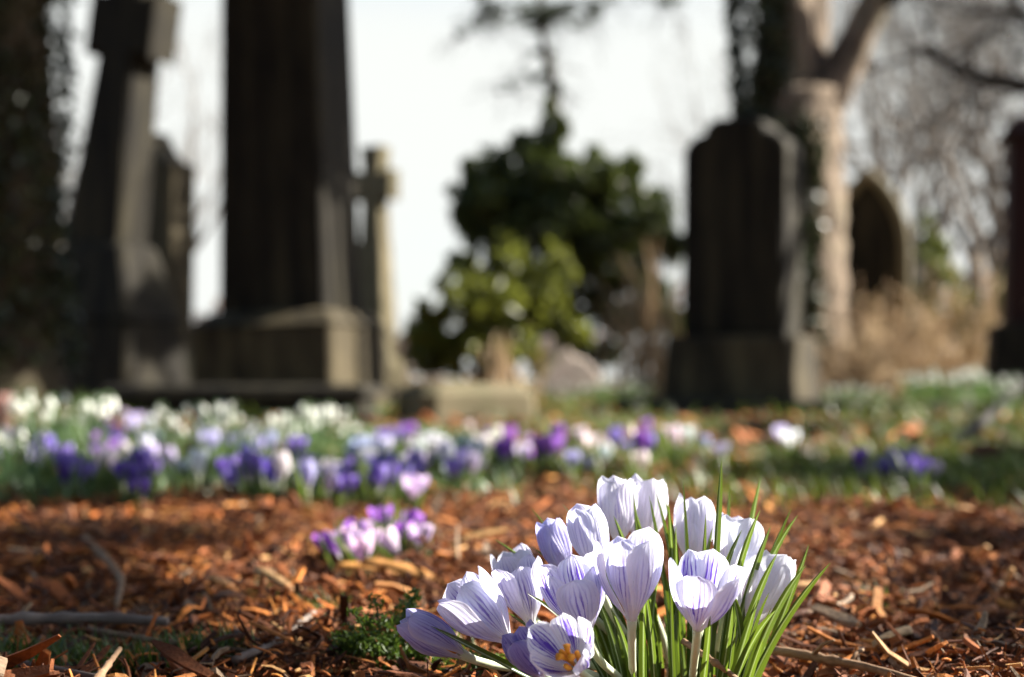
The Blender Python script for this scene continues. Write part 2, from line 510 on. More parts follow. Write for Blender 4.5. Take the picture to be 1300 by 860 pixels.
# leaning cross at the left
D = 7.4
cr = monument('stone_cross', 138, D, -22, 'dark stone cross leaning to the right on a broad sloping pedestal', 'cross', (1.0, 0))
def tilted(g, deg, z0, dx):
    v, f = g
    v = v - [0, 0, z0]; a = R(deg)
    return np.stack([v[:, 0] * math.cos(a) + v[:, 2] * math.sin(a) + dx, v[:, 1], -v[:, 0] * math.sin(a) + v[:, 2] * math.cos(a) + z0], 1), f
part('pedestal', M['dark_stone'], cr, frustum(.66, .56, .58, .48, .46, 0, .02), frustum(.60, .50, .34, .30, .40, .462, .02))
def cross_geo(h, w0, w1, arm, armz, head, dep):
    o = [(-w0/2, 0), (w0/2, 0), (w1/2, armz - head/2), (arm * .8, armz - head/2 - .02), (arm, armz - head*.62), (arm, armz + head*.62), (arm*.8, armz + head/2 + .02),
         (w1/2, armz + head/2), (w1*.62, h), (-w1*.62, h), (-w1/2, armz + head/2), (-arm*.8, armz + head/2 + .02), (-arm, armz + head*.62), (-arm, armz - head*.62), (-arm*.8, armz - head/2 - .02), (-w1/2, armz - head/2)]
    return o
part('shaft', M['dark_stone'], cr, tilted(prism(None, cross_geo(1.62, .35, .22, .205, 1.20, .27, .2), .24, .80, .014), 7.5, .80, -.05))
# wheel of the cross
ring = MB()
t = np.linspace(0, 2 * math.pi, 33)[:-1]
pts = np.stack([.17 * np.cos(t), 0 * t, .862 + 1.17 + .17 * np.sin(t)], 1)
pts = tilted((pts - [0, 0, .032], []), 7.5, .80, -.05)[0]
tube(ring, np.vstack([pts, pts[:1]]), .034, 8, cap=False)
ring.build('wheel', M['dark_stone'], cr, True, world=False)

D = 8.3
o = monument('headstone', 194, D, -26, 'dark pointed headstone with scrolled shoulders, standing just behind the leaning cross', 'headstone', (1.0, 0))
part('slab', M['mid_stone'], o, prism(None, arch(.40, 1.27, 'ogee'), .22, .32))
part('plinth', M['pale_stone'], o, frustum(.62, .42, .46, .30, .32, 0, .015))
D = 9.2
o = monument('headstone', 88, D, -20, 'blue-grey slate headstone half hidden behind the leaning cross and ivy trunk', 'headstone')
part('slab', M['blue_stone'], o, prism(None, arch(.42, .95, 'round'), .12, .0))

# pink kerb end at the very left edge
o = monument('headstone', -8, 3.3, -10, 'small pink granite stone at the left end of the flower bed', 'headstone')
part('slab', M['pink_stone'], o, prism(None, arch(.13, .145, 'square'), .10, .0))

# small far cross, right of the obelisk
D = 9.5
o = monument('stone_cross', 476, D, -24, 'small pale cross on a slim shaft seen past the right of the obelisk', 'cross')
part('shaft', M['pale_stone'], o, prism(None, cross_geo(.62, .16, .13, .15, .36, .16, .2), .14, 1.12, .01))
part('pillar', M['pale_stone'], o, frustum(.25, .22, .17, .15, .80, .32, .01))
part('plinth', M['pale_stone'], o, frustum(.36, .34, .30, .28, .32, 0, .015))

# main headstone right of the middle
D = 6.6
hs = monument('headstone', 940, D, -31, 'large dark headstone with rounded shoulders in front of the pale tree trunk', 'headstone', (.8, 0))
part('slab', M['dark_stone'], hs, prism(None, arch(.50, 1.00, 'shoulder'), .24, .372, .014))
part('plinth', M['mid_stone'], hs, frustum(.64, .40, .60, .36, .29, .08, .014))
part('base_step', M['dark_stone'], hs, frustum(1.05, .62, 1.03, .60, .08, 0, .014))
o = monument('grave_kerb', 1010, 6.1, -2, 'long low dark kerb stone on the ground in front of the large headstone', 'grave kerb')
part('slab', M['dark_stone'], o, frustum(1.75, .10, 1.73, .08, .085, 0, .012))

# gothic stone with a raised moulding
D = 9.6
o = monument('headstone', 1104, D, -24, 'pointed arch headstone with a pale raised rim, dead grass before it', 'headstone', (.5, 0))
part('slab', M['dark_stone'], o, prism(None, arch(.48, 1.56, 'gothic'), .16, 0, .012))
rim = MB()
oo = np.array(arch(.48, 1.56, 'gothic')[2:])
pth = np.vstack([[.24, 0], oo, [-.24, 0]])
tube(rim, np.stack([pth[:, 0], np.full(len(pth), -.085), pth[:, 1]], 1), .042, 8)
rim.build('rim', M['pale_stone'], o, True, world=False)

# monument cut by the right edge
D = 8.2
o = monument('pillar_monument', 1330, D, -14, 'tall dark reddish stone pillar on a dark plinth at the right edge', 'monument')
part('shaft', M['red_stone'], o, frustum(.47, .43, .41, .37, 1.08, .48, .014), frustum(.52, .48, .36, .32, .12, 1.562, .02))
part('plinth', M['dark_stone'], o, frustum(.67, .6, .62, .55, .38, .10, .014))
part('base_step', M['dark_stone'], o, frustum(.86, .76, .84, .74, .10, 0, .014))

# little pale stone beside the bush
o = monument('headstone', 722, 9.4, 18, 'small broken pinkish white marble stone beside the green bush', 'headstone', (-9, 0))
part('slab', M['white_stone'], o, prism(None, [(-.17, 0), (.20, 0), (.22, .16), (.14, .26), (.06, .30), (.0, .40), (-.10, .46), (-.17, .42)], .14, 0))

# ------------------------------------------------------------------ trees and shrubs
def leaves(mb, centers, size, aspect=.45, normal_bias=None, c=None):
    "one small folded leaf at every centre"
    n = len(centers)
    d = rng.normal(size=(n, 3)); d /= np.linalg.norm(d, axis=1, keepdims=True)
    e = rng.normal(size=(n, 3)); e -= d * (e * d).sum(1, keepdims=True); e /= np.linalg.norm(e, axis=1, keepdims=True)
    k = np.cross(d, e)
    s = (size * rng.uniform(.6, 1.25, n))[:, None]
    a = centers - d * s * .5; b = centers + d * s * .5
    l = centers + e * s * aspect * .5 + k * s * .12; r = centers - e * s * aspect * .5 + k * s * .12
    v = np.stack([a, r, b, l], 1).reshape(-1, 3)
    i = np.arange(n) * 4
    f = [q for j in i for q in ((j, j + 1, j + 2), (j, j + 2, j + 3))]
    mb.add(v, f)

def clump_points(clumps, per):
    out = []
    for (c, r, w) in clumps:
        m = int(per * w)
        q = rng.normal(size=(m, 3)); q /= np.linalg.norm(q, axis=1, keepdims=True)
        q *= (rng.uniform(0, 1, (m, 1)) ** .45)
        out.append(np.asarray(c) + q * np.asarray(r))
    return np.concatenate(out)

def limb(mb, a, b, r0, r1, n=6, sag=.08, sides=7, wob=.06):
    a, b = np.asarray(a, float), np.asarray(b, float)
    L = np.linalg.norm(b - a)
    mid = (a + b) / 2 + rng.normal(size=3) * L * sag
    p = bez(a, mid, b, n)
    tube(mb, p, np.linspace(r0, r1, n), sides, wob)
    return p

def grow(mb, a, d, L, r, depth, spread=.6, up=.15, kids=(2, 3), shrink=.72, sides=5, tips=None):
    a, d = np.asarray(a, float), np.asarray(d, float) / np.linalg.norm(d)
    n = 5
    pts, q = [a], d.copy()
    for i in range(n):
        q = q + rng.normal(size=3) * .13 + np.array([0, 0, up * .25]); q /= np.linalg.norm(q)
        pts.append(pts[-1] + q * L / n)
    tube(mb, pts, np.linspace(r, r * .62, n + 1), max(3, sides), .05, cap=False)
    if depth <= 0:
        if tips is not None: tips.append(pts[-1])
        return
    for k in range(rng.integers(kids[0], kids[1] + 1)):
        i = n if k == 0 else int(rng.integers(2, n + 1))
        u, w = frame_of(q); th = rng.uniform(0, 2 * math.pi); sp = spread * rng.uniform(.5, 1.2) * (.5 if k == 0 else 1)
        nd = q * math.cos(sp) + (u * math.cos(th) + w * math.sin(th)) * math.sin(sp)
        grow(mb, pts[i], nd, L * shrink * rng.uniform(.8, 1.15), r * (.64 if k == 0 else .5), depth - 1, spread, up, kids, shrink, sides - 1, tips)

# ivy-clad trunk at the left edge
D = 5.4
x = X(8, D)
iv = empty('ivy_tree', (x, D, 0), 'thick dark tree trunk clad in ivy at the left edge', 'tree')
mb = MB()
h = np.linspace(-.05, 4.2, 22)
rad = .17 + .12 * np.exp(-np.clip(h, 0, 9) / .22)
tube(mb, np.stack([x + .015 * np.sin(h * 2.1) - .012 * h, D + .02 * np.cos(h * 1.7), h], 1), rad, 16, .08)
mb.build('trunk', M['dark_bark'], iv)
mb = MB()
n = 11000
hh = rng.uniform(.18, 4.2, n) ; th = rng.uniform(0, 2 * math.pi, n)
rr = .18 + .10 * np.exp(-hh / .22) + np.abs(rng.normal(0, .028, n)) + .03 * np.sin(th * 3 + hh * 5)
leaves(mb, np.stack([x + .015 * np.sin(hh * 2.1) - .012 * hh + rr * np.cos(th), D + rr * np.sin(th), hh], 1), .042, .8)
mb.build('ivy', M['ivy'], iv, False)
mb = MB(); lm = MB(); cl = []  # unseen crown added overhead to keep sky light off the stone fronts
for k in range(46):
    c = (rng.uniform(-5.0, .9), rng.uniform(.2, 6.6), rng.uniform(3.2, 5.0))
    cl.append((c, (.85, .85, .35), 1))
    limb(lm, (x - .05, D, rng.uniform(2.9, 4.1)), c, .05, .012, 7, .05, 6)
leaves(mb, clump_points(cl, 260), .17, .55)
mb.build('crown', M['yew'], iv, False); lm.build('limb', M['dark_bark'], iv)

# big pale-barked tree behind the main headstone
D = 9.2
x = X(1008, D)
bt = empty('bare_tree', (x, D, 0), 'stout bare tree with pale sunlit bark forking behind the large headstone', 'tree')
mb = MB()
h = np.linspace(-.05, 2.0, 26)
cx = x + .01 * h + .02 * np.sin(h * 2)
tube(mb, np.stack([cx, D + 0 * h, h], 1), .31 + .16 * np.exp(-np.clip(h, 0, 9) / .25) - .01 * h, 26, .085)
top = np.array([cx[-1], D, 1.95])
limb(mb, top + [-.12, 0, -.25], top + [-.22, .1, 2.4], .21, .14, 12, .03, 16, .1)
limb(mb, top + [.10, 0, -.25], top + [.66, -.1, .95], .15, .09, 10, .04, 14, .1)
limb(mb, top + [.08, .05, -.2], top + [.22, .4, 2.2], .15, .08, 10, .05, 12, .1)
mb.build('trunk', M['bark'], bt)
mb = MB()
for a, d, L, r in (((-.30, .1, 2.4), (-.5, 0, 1), 1.3, .10), ((-.30, .1, 2.4), (.3, .3, 1), 1.3, .09), ((.62, -.1, .95), (.8, -.1, .8), 1.2, .08),
                   ((.62, -.1, .95), (.3, .2, 1), 1.2, .07), ((.12, .5, 2.2), (.2, .6, 1), 1.2, .07), ((-.16, .05, .9), (-.8, -.3, .7), .9, .05),
                   ((.4, -.05, .5), (.9, -.4, .35), 1.1, .05)):
    grow(mb, top + a, d, L, r, 4, .62, .12, (2, 3), .74, 6)
mb.build('crown', M['twig'], bt)
mb = MB()
n = 5200
hh = rng.uniform(.1, 3.9, n); th = rng.uniform(R(150), R(292), n)
lx = np.where(hh < 1.8, 0, -.12 - .05 * (hh - 1.8)); rr = np.where(hh < 1.8, .32, .22) + np.abs(rng.normal(0, .03, n)) + .02 * np.sin(th * 5 + hh * 4)
leaves(mb, np.stack([x + lx + rr * np.cos(th), D + rr * np.sin(th), hh], 1), .06, .8)
mb.build('ivy', M['ivy'], bt, False)  # dark leaf cover added in place of shade on the trunk's left side

# dark branches reaching in from a tree beyond the right edge
D = 11.0
x = X(1470, D)
rt = empty('bare_tree', (x, D, 0), 'dark bare tree whose crooked branches reach in from the right edge', 'tree')
mb = MB()
h = np.linspace(-.05, 4, 12)
tube(mb, np.stack([x + 0 * h + .03 * np.sin(h), D + 0 * h, h], 1), .2 - .03 * h + .1 * np.exp(-np.clip(h, 0, 9) / .3), 14, .06)
def pxlimb(pix, r0, r1):
    p = np.array([P(a, b, d) for a, b, d in pix])
    tt = np.linspace(0, 1, len(p)); q = np.linspace(0, 1, 18)
    s = np.stack([np.interp(q, tt, p[:, i]) for i in range(3)], 1)
    s[1:-1] = (s[:-2] + s[1:-1] * 2 + s[2:]) / 4
    tube(mb, s, np.linspace(r0, r1, 18), 8, .08)
    return s
l1 = pxlimb([(1470, 160, 11), (1380, 130, 10.9), (1300, 108, 10.8), (1240, 98, 10.8), (1195, 78, 10.7), (1180, 55, 10.7)], .085, .03)
l2 = pxlimb([(1470, 120, 11), (1370, 70, 11.1), (1300, 30, 11.1), (1285, 0, 11.1), (1290, -70, 11.1)], .07, .03)
l3 = pxlimb([(1470, 60, 11), (1400, -20, 10.8), (1300, -60, 10.6), (1180, -40, 10.6), (1120, 5, 10.6)], .07, .028)
mb.build('trunk', M['twig'], rt)
mb = MB()
for l in (l1, l2, l3):
    for i in range(6, 18, 2):
        for k in range(2):
            grow(mb, l[i], rng.normal(size=3) * [.8, .3, .5] + [-.7, 0, .1], .48, .017, 4, .7, .05, (2, 3), .78, 4)
mb.build('crown', M['twig'], rt)

# far bare trees
def far_tree(px, D, h, label, lean=0, depth=6):
    x = X(px, D)
    o = empty('bare_tree', (x, D, 0), label, 'tree', 'bare trees far behind the headstones')
    mb = MB()
    hh = np.linspace(-.1, h * .34, 7)
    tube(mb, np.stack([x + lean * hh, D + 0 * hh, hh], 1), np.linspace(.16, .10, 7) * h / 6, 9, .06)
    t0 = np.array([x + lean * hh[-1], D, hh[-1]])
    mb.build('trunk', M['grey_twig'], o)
    mb = MB()
    for k in range(5):
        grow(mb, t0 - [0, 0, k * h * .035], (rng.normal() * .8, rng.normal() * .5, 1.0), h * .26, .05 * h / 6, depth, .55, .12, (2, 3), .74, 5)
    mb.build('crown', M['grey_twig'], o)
far_tree(1120, 17, 6.0, 'bare grey tree seen between the pale trunk and the arch headstone')
far_tree(1185, 19, 5.6, 'bare grey tree standing far behind the arch headstone')
far_tree(1240, 15, 4.8, 'bare grey tree standing far behind the dead bracken')
far_tree(1300, 18, 6.4, 'bare grey tree behind the reddish pillar at the right edge')
far_tree(1160, 24, 7.6, 'tallest bare grey tree farthest behind the arch headstone')
far_tree(1262, 22, 6.8, 'bare grey tree far behind, left of the reddish pillar', .04)
far_tree(1080, 21, 6.0, 'bare grey tree just right of the pale trunk, far behind', -.03)
far_tree(215, 16, 4.3, 'bare grey tree far behind the leaning cross', .05, 5)
far_tree(90, 20, 5.2, 'bare grey tree far behind the ivy trunk', 0, 5)

# evergreen shrubs in the middle
def sprays(cl, m=16, f=.34):
    "break each big clump into many loose leafy sprays"
    out = []
    for (c, r, w) in cl:
        k = max(3, int(m * w))
        for i in range(k):
            q = rng.normal(size=3); q /= np.linalg.norm(q); q *= rng.uniform(.1, 1.12) ** .6
            g = f * rng.uniform(.55, 1.3)
            out.append((np.asarray(c) + q * np.asarray(r), np.asarray(r) * g * [1, 1, rng.uniform(.8, 1.6)], w / k))
    return out
def shrub(name, px, D, label, cat, clumps, per, size, asp, leafmat, stems, smat='twig', lname='crown'):
    x = X(px, D)
    o = empty(name, (x, D, 0), label, cat)
    mb = MB()
    cl = []
    for (cpx, cpy, rw, rh, dd, w) in clumps:
        c = P(cpx, cpy, D + dd)
        cl.append(((c.x, c.y, max(c.z, .05)), (px2m(rw, D), px2m((rw + rh) / 2, D) , px2m(rh, D)), w))
    pts = clump_points(sprays(cl), per)
    pts = pts[pts[:, 2] > .03]
    leaves(mb, pts, size, asp)
    mb.build(lname, leafmat, o, False)
    for (c, r, w) in cl[:stems]:
        mb = MB()
        p0 = np.array([x + rng.uniform(-.15, .15), D + rng.uniform(-.05, .2), -.02])
        limb(mb, p0, c, .022, .008, 6, .1, 6)
        mb.build('stem', M[smat], o)
    return o
shrub('holly_bush', 715, 10.6, 'big dark evergreen bush with a pointed tip in the middle of the picture', 'bush',
      [(702, 150, 22, 34, 0, .5), (705, 205, 34, 40, 0, .8), (640, 215, 34, 46, 0, .9), (600, 262, 30, 34, 0, .6), (700, 270, 90, 66, 0, 3.0), (620, 250, 40, 46, 0, .9), (770, 290, 70, 60, 0, 1.6), (700, 225, 50, 46, 0, 1.2), (760, 235, 52, 52, 0, 1.3), (640, 280, 56, 56, 0, 1.2), (590, 300, 30, 40, 0, .5),
       (800, 215, 22, 24, 0, .25), (815, 285, 48, 52, .1, 1.1), (855, 310, 26, 34, 0, .45), (630, 330, 60, 50, .2, 1.1), (730, 350, 80, 60, .1, 1.8), (810, 370, 52, 56, .2, 1.1),
       (740, 420, 70, 44, .2, 1.2), (665, 400, 60, 60, .3, 1.0), (850, 400, 30, 50, .2, .4), (590, 215, 12, 16, 0, .12), (668, 182, 14, 16, 0, .15), (835, 252, 14, 18, 0, .15)],
      1700, .078, .5, M['holly'], 14)
shrub('laurel_bush', 625, 8.2, 'yellow-green leafy bush low in front of the dark evergreen', 'bush',
      [(585, 352, 34, 30, 0, .5), (640, 335, 40, 40, .1, .6), (556, 400, 30, 36, 0, .6), (695, 380, 46, 50, .1, .7), (620, 395, 66, 50, 0, 1.1), (565, 445, 40, 34, 0, .8), (655, 432, 60, 40, 0, .8),
       (540, 425, 26, 30, 0, .6), (552, 455, 30, 26, 0, .6), (600, 430, 50, 44, 0, .8), (715, 330, 26, 30, .1, .3), (735, 420, 30, 30, .1, .3),],
      640, .078, .5, M['laurel'], 8, 'stick')
# slim conifer behind it, its boughs crossing the top of the picture
D = 11.4
x = X(700, D)
o = empty('conifer_tree', (x, D, 0), 'slim conifer rising behind the dark bush with wispy boughs at the top edge', 'tree')
mb = MB()
stem = np.array([P(705, 420, D), P(703, 250, D), P(704, 140, D), P(700, 95, D), P(690, 55, D), P(686, 10, D), P(680, -90, D), P(684, -220, D)])
stem[0, 2] = -.02
tube(mb, stem, np.linspace(.05, .018, 8), 8, .05)
mb.build('trunk', M['dark_bark'], o)
mb = MB(); cl = []; brm = MB()
for (a, b, c, d, w) in ((655, 22, 75, 12, 1), (720, 18, 44, 15, 1), (690, 30, 26, 16, .6), (612, 10, 14, 24, .4), (590, 42, 22, 8, .18), (752, 14, 12, 22, .35), (668, 98, 24, 7, .25), (698, 90, 16, 14, .3), (704, 118, 14, 16, .3), (690, 62, 18, 12, .25), (645, 110, 18, 6, .1),
                        (630, 8, 40, 14, .5), (845, 4, 26, 12, .35), (790, -12, 40, 14, .5), (690, -50, 90, 30, 2), (690, -130, 110, 40, 2)):
    q = P(a, b, D); cl.append((q, (px2m(c, D), px2m(c, D), px2m(d, D)), w))
    j = int(np.argmin(abs(stem[:, 2] - q.z - .1)))
    limb(brm, stem[j], q, .010, .004, 5, .06, 5)
leaves(mb, clump_points(sprays(cl, 12, .3), 330), .07, .3)
for (c, r, w) in cl:
    for k in range(int(5 + 8 * w)):
        q = np.asarray(c) + rng.normal(size=3) * np.asarray(r) * .5
        grow(brm, q, rng.normal(size=3) * [1, .5, .5] + [0, 0, -.35], .16, .004, 2, .6, -.3, (2, 3), .7, 3)
mb.build('crown', M['pine'], o, False)
brm.build('branch', M['twig'], o)

# overhead bough at the upper left of the middle (thin twigs)
# dead stalks between bush and headstone
def stalks(name, px, D, n, spreadpx, hpx, label, mat, tilt=.25, cat='dry plant', w=.008, extra=None):
    x = X(px, D)
    o = empty(name, (x, D, 0), label, cat)
    mb = MB()
    for i in range(n):
        b = np.array([x + rng.normal() * px2m(spreadpx, D), D + rng.normal() * .15, -.02])
        hgt = px2m(hpx, D) * rng.uniform(.35, 1.1)
        a = rng.normal(size=2) * tilt
        tip = b + [a[0] * hgt, a[1] * hgt, hgt]
        p = bez(b, b + [a[0] * hgt * .2, a[1] * hgt * .2, hgt * .6], tip, 6)
        tube(mb, p, np.linspace(w, w * .35, 6), 4, cap=False)
        if extra:
            for j in range(extra):
                q = p[rng.integers(2, 6)]
                tube(mb, bez(q, q + rng.normal(size=3) * .05 + [0, 0, .04], q + rng.normal(size=3) * .1 + [0, 0, .02], 4), np.linspace(w * .6, w * .2, 4), 3, cap=False)
    mb.build('stem', M[mat], o)
    return o
stalks('dead_stalks', 835, 9.0, 75, 26, 185, 'straw coloured dead stalks between the dark bush and the large headstone', 'dead', .22, w=.010)
stalks('dead_stalks', 628, 7.9, 26, 16, 90, 'pale brown dead stalks at the foot of the yellow-green bush', 'dead', .2, w=.012)
stalks('dead_bracken', 1085, 8.6, 60, 30, 95, 'sparse tan dead bracken in front of the arch headstone', 'dead', .5, 'dead bracken', .008, 4)
stalks('dead_bracken', 1150, 8.9, 70, 42, 130, 'tan dead bracken heaped to the right of the arch headstone', 'dead', .45, 'dead bracken', .009, 5)
stalks('dead_bracken', 1235, 9.4, 60, 48, 165, 'thin tan dead bracken left of the reddish pillar', 'dead', .4, 'dead bracken', .008, 4)
shrub('green_shrub', 1195, 10.3, 'small green shrub behind the dead bracken at the right', 'shrub',
      [(1190, 330, 26, 40, 0, .8), (1205, 380, 34, 44, 0, .9), (1230, 420, 40, 40, 0, .8), (1175, 400, 24, 40, 0, .5), (1190, 300, 26, 26, 0, .4), (1255, 390, 34, 40, 0, .6)], 420, .09, .5, M['shrub'], 4)

# distant hedges
def hedge(px0, px1, D, h, label):
    x0, x1 = X(px0, D), X(px1, D)
    o = empty('hedge', ((x0 + x1) / 2, D, 0), label, 'hedge')
    mb = MB()
    n = int((x1 - x0) * 420)
    xx = rng.uniform(x0, x1, n)
    top = h * (.75 + .2 * np.sin(xx * 1.1 + D) + .12 * np.sin(xx * 3.3) + .06 * np.sin(xx * 9))
    leaves(mb, np.stack([xx, D + rng.normal(0, .5, n), top * rng.uniform(0, 1, n) ** .6], 1), .22, .5)
    mb.build('foliage', M['hedge'], o, False)
    for i in range(12):
        mb = MB()
        q = rng.uniform(x0, x1)
        limb(mb, (q, D, -.02), (q + rng.normal() * .3, D, h * .7), .05, .02, 5)
        mb.build('stem', M['grey_twig'], o)
hedge(-200, 560, 27, 1.55, 'pinkish brown bare hedge far away at the left, behind all the stones')
hedge(760, 1600, 30, 2.6, 'pinkish brown bare hedge far away at the right, behind all the stones')

# unseen yews, placed to shade the foreground and the fronts of the stones
def yew(x, y, h, label, clumps, per=1500, size=.10, every=1, lr=.05):
    o = empty('yew_tree', (x, y, 0), label, 'tree')
    mb = MB()
    hh = np.linspace(-.05, h, 10)
    tube(mb, np.stack([x + .05 * np.sin(hh), y + 0 * hh, hh], 1), np.linspace(.26, .05, 10), 12, .08)
    for (c, r, w) in clumps[::every]:
        limb(mb, (x, y, min(h * .8, max(.8, c[2] * .75))), c, lr, lr * .25, 6, .05, 6)
    mb.build('trunk', M['dark_bark'], o)
    mb = MB(); leaves(mb, clump_points(clumps, per), size, .5)
    mb.build('crown', M['yew'], o, False)

def sunward(x, y, z0, hgt):
    t = (hgt - z0) / S.z
    return (x + S.x * t, y + S.y * t, hgt)
SH = [  # (photo column, photo row, half width in photo pixels) of a shaded spot of ground, height of the bough, density
    (40, 835, 120, 2.5, .6), (150, 848, 70, 2.4, .4), (40, 735, 110, 2.7, .6), (165, 690, 80, 2.8, .5), (310, 650, 60, 2.9, .4), (70, 650, 100, 3.0, .6), (430, 640, 60, 2.9, .3), (250, 620, 80, 3.1, .4),
    (1150, 622, 120, 2.5, .6), (1265, 640, 90, 2.5, .5), (1040, 604, 70, 2.7, .4), (1250, 592, 90, 2.8, .5), (1240, 735, 50, 2.4, .2), (1100, 838, 55, 2.3, .2), (1275, 840, 60, 2.3, .25),
    (1120, 545, 170, 2.6, .7), (900, 538, 110, 2.8, .5), (1000, 585, 60, 2.7, .4), (1200, 572, 70, 2.6, .4), (1060, 640, 50, 2.6, .25), (1100, 552, 160, 2.6, .6), (1280, 556, 120, 2.6, .6), (950, 556, 90, 2.7, .4), (1220, 608, 90, 2.6, .4), (1290, 530, 120, 2.6, .5), (800, 612, 60, 2.8, .25),
    (60, 580, 90, 3.1, .4), (180, 590, 50, 3.1, .3), (90, 790, 110, 2.6, .6), (140, 620, 110, 3.0, .5), (260, 855, 60, 2.4, .3), (345, 858, 50, 2.4, .25), 
    (110, 700, 110, 2.8, .6), (60, 690, 110, 2.8, .5), (110, 765, 80, 2.6, .5), (60, 864, 110, 2.4, .5), (170, 866, 80, 2.4, .4), (1180, 850, 70, 2.3, .3), (1230, 780, 60, 2.3, .3), (1290, 820, 60, 2.3, .3), (1150, 750, 40, 2.4, .2), (1200, 800, 60, 2.3, .3), (1290, 770, 60, 2.3, .3), (1185, 690, 50, 2.5, .25), (1270, 700, 60, 2.5, .3), (20, 640, 80, 3.0, .4), (330, 610, 50, 3.1, .2)]
def shade_spot(px, py, r, h, w):
    y = CAM_Z * FPX / (py - 480.4)
    rr = r / FPX * y * 1.15
    return (sunward(X(px, y), y, 0, h), (rr, rr, rr * .7), w)
cl = [shade_spot(*q) for q in SH]
yew(4.2, 2.9, 3.6, 'dark yew tree out of the picture at the right', cl, 2400, .034, 9, .016)
cl = [((rng.uniform(-4.2, 1.0), rng.uniform(-3.0, 2.6), rng.uniform(2.7, 4.2)), (.8, .8, .35), 1) for k in range(44)]
yew(-3.0, -.6, 4.0, 'broad dark yew tree added unseen at the left to dim the sky light', cl, 260, .17, 2)  # added overhead, out of view, to lower the sky light on the ground
BK = [(-.74, 5.65, 1.55, .40, 4.2, 1.1), (-.72, 5.65, 2.05, .45, 4.5, 1.1), (-2.0, 7.3, .36, .28, 3.6, .7), (-1.72, 5.4, .45, .30, 3.2, .6), (-1.74, 5.4, .95, .32, 3.5, .7), (-1.76, 5.4, 1.5, .35, 3.9, .7), (1.12, 6.6, .98, .22, 3.0, .35)]
cl = [((x0 + S.x * (h_ - z0) / S.z, y0 + S.y * (h_ - z0) / S.z, h_), (r_, r_, r_ * .7), w_) for x0, y0, z0, r_, h_, w_ in BK]
yew(4.7, 6.9, 4.4, 'dark yew tree out of the picture beyond the right edge', cl, 1100, .09)
for (x, y, l) in ((-3.6, -3.2, 'leftmost dark yew added unseen behind the viewer to dim the stone fronts'), (0.2, -4.0, 'middle dark yew added unseen behind the viewer to dim the stone fronts'), (3.8, -3.4, 'rightmost dark yew added unseen behind the viewer to dim the stone fronts')):
    yew(x, y, 5, l, [((x + rng.normal() * .8, y + rng.normal() * .5, 1.0 + .55 * k), (1.3, 1.0, .7), 1) for k in range(8)], 420, .28)  # added out of view to block the sky that would light the stone fronts

# ------------------------------------------------------------------ hero crocuses
def prof(u, ks): return np.interp(u, [a for a, b in ks], [b for a, b in ks])
def smooth_prof(u, ks):
    "monotone-ish smooth interpolation"
    uu = np.linspace(0, 1, 201); y = prof(uu, ks)
    k = np.hanning(31); k /= k.sum()
    y = np.convolve(np.pad(y, 15, mode='edge'), k, 'valid')
    return np.interp(u, uu, y)
WID = [(0, .13), (.12, .22), (.3, .52), (.5, .86), (.66, 1.0), (.8, 1.0), (1, .95)]

def tepal(L, W, opening, inner, nu=20, nv=11, seed=0):
    r = np.random.default_rng(seed)
    u = np.linspace(0, 1, nu) ; v = np.linspace(-1, 1, nv)
    us = np.linspace(0, 1, 101)
    phi = smooth_prof(us, [(0, 14), (.12, 30), (.3, 23), (.5, 6), (.72, -8), (.88, -20), (1, -34)]) + opening * smooth_prof(us, [(0, 4), (.3, 16), (.6, 28), (.85, 34), (1, 40)]) + r.normal(0, 2.5)
    ph = np.radians(phi)
    ds = L / 100
    rr = .0021 + np.concatenate([[0], np.cumsum(np.sin(ph[:-1]) * ds)])
    zz = np.concatenate([[0], np.cumsum(np.cos(ph[:-1]) * ds)])
    if inner: rr = .0021 + (rr - .0021) * .86
    ru, zu, pu = np.interp(u, us, rr), np.interp(u, us, zz), np.interp(u, us, ph)
    hw = W * smooth_prof(u, WID)
    tipf = np.sqrt(np.clip(1 - np.clip((u - .72) / .28, 0, 1) ** 2.6, 0, 1))
    hw = np.maximum(hw * tipf, W * .02)
    Rc = np.clip(ru * 1.10, hw * .72, hw * 2.4)
    tw = r.normal(0, .10)
    V = np.zeros((nu, nv, 3)); UV = np.zeros((nu, nv, 2))
    fold = r.uniform(.0003, .0014)
    for i in range(nu):
        s = v * hw[i]
        lat = Rc[i] * np.sin(s / Rc[i])
        inn = Rc[i] * (1 - np.cos(s / Rc[i]))
        rip = .0011 * np.sin(u[i] * 9 + v * 3 + r.uniform(0, .2)) * np.abs(v) ** 2 * u[i]
        crease = -fold * np.exp(-(v / .22) ** 2) * math.sin(math.pi * u[i])
        off = inn - rip - crease * -1
        nr, nz = math.cos(pu[i]), -math.sin(pu[i])
        V[i, :, 0] = ru[i] - off * nr
        V[i, :, 1] = lat + tw * u[i] * inn
        V[i, :, 2] = zu[i] - off * nz
        UV[i, :, 0] = v; UV[i, :, 1] = u[i]
    f = []
    for i in range(nu - 1):
        for j in range(nv - 1):
            a = i * nv + j
            f.append((a, a + 1, a + nv + 1, a + nv))
    return V.reshape(-1, 3), f, UV.reshape(-1, 2)

def rotz(V, a):
    c, s = math.cos(a), math.sin(a)
    return V @ np.array([[c, s, 0], [-s, c, 0], [0, 0, 1]])

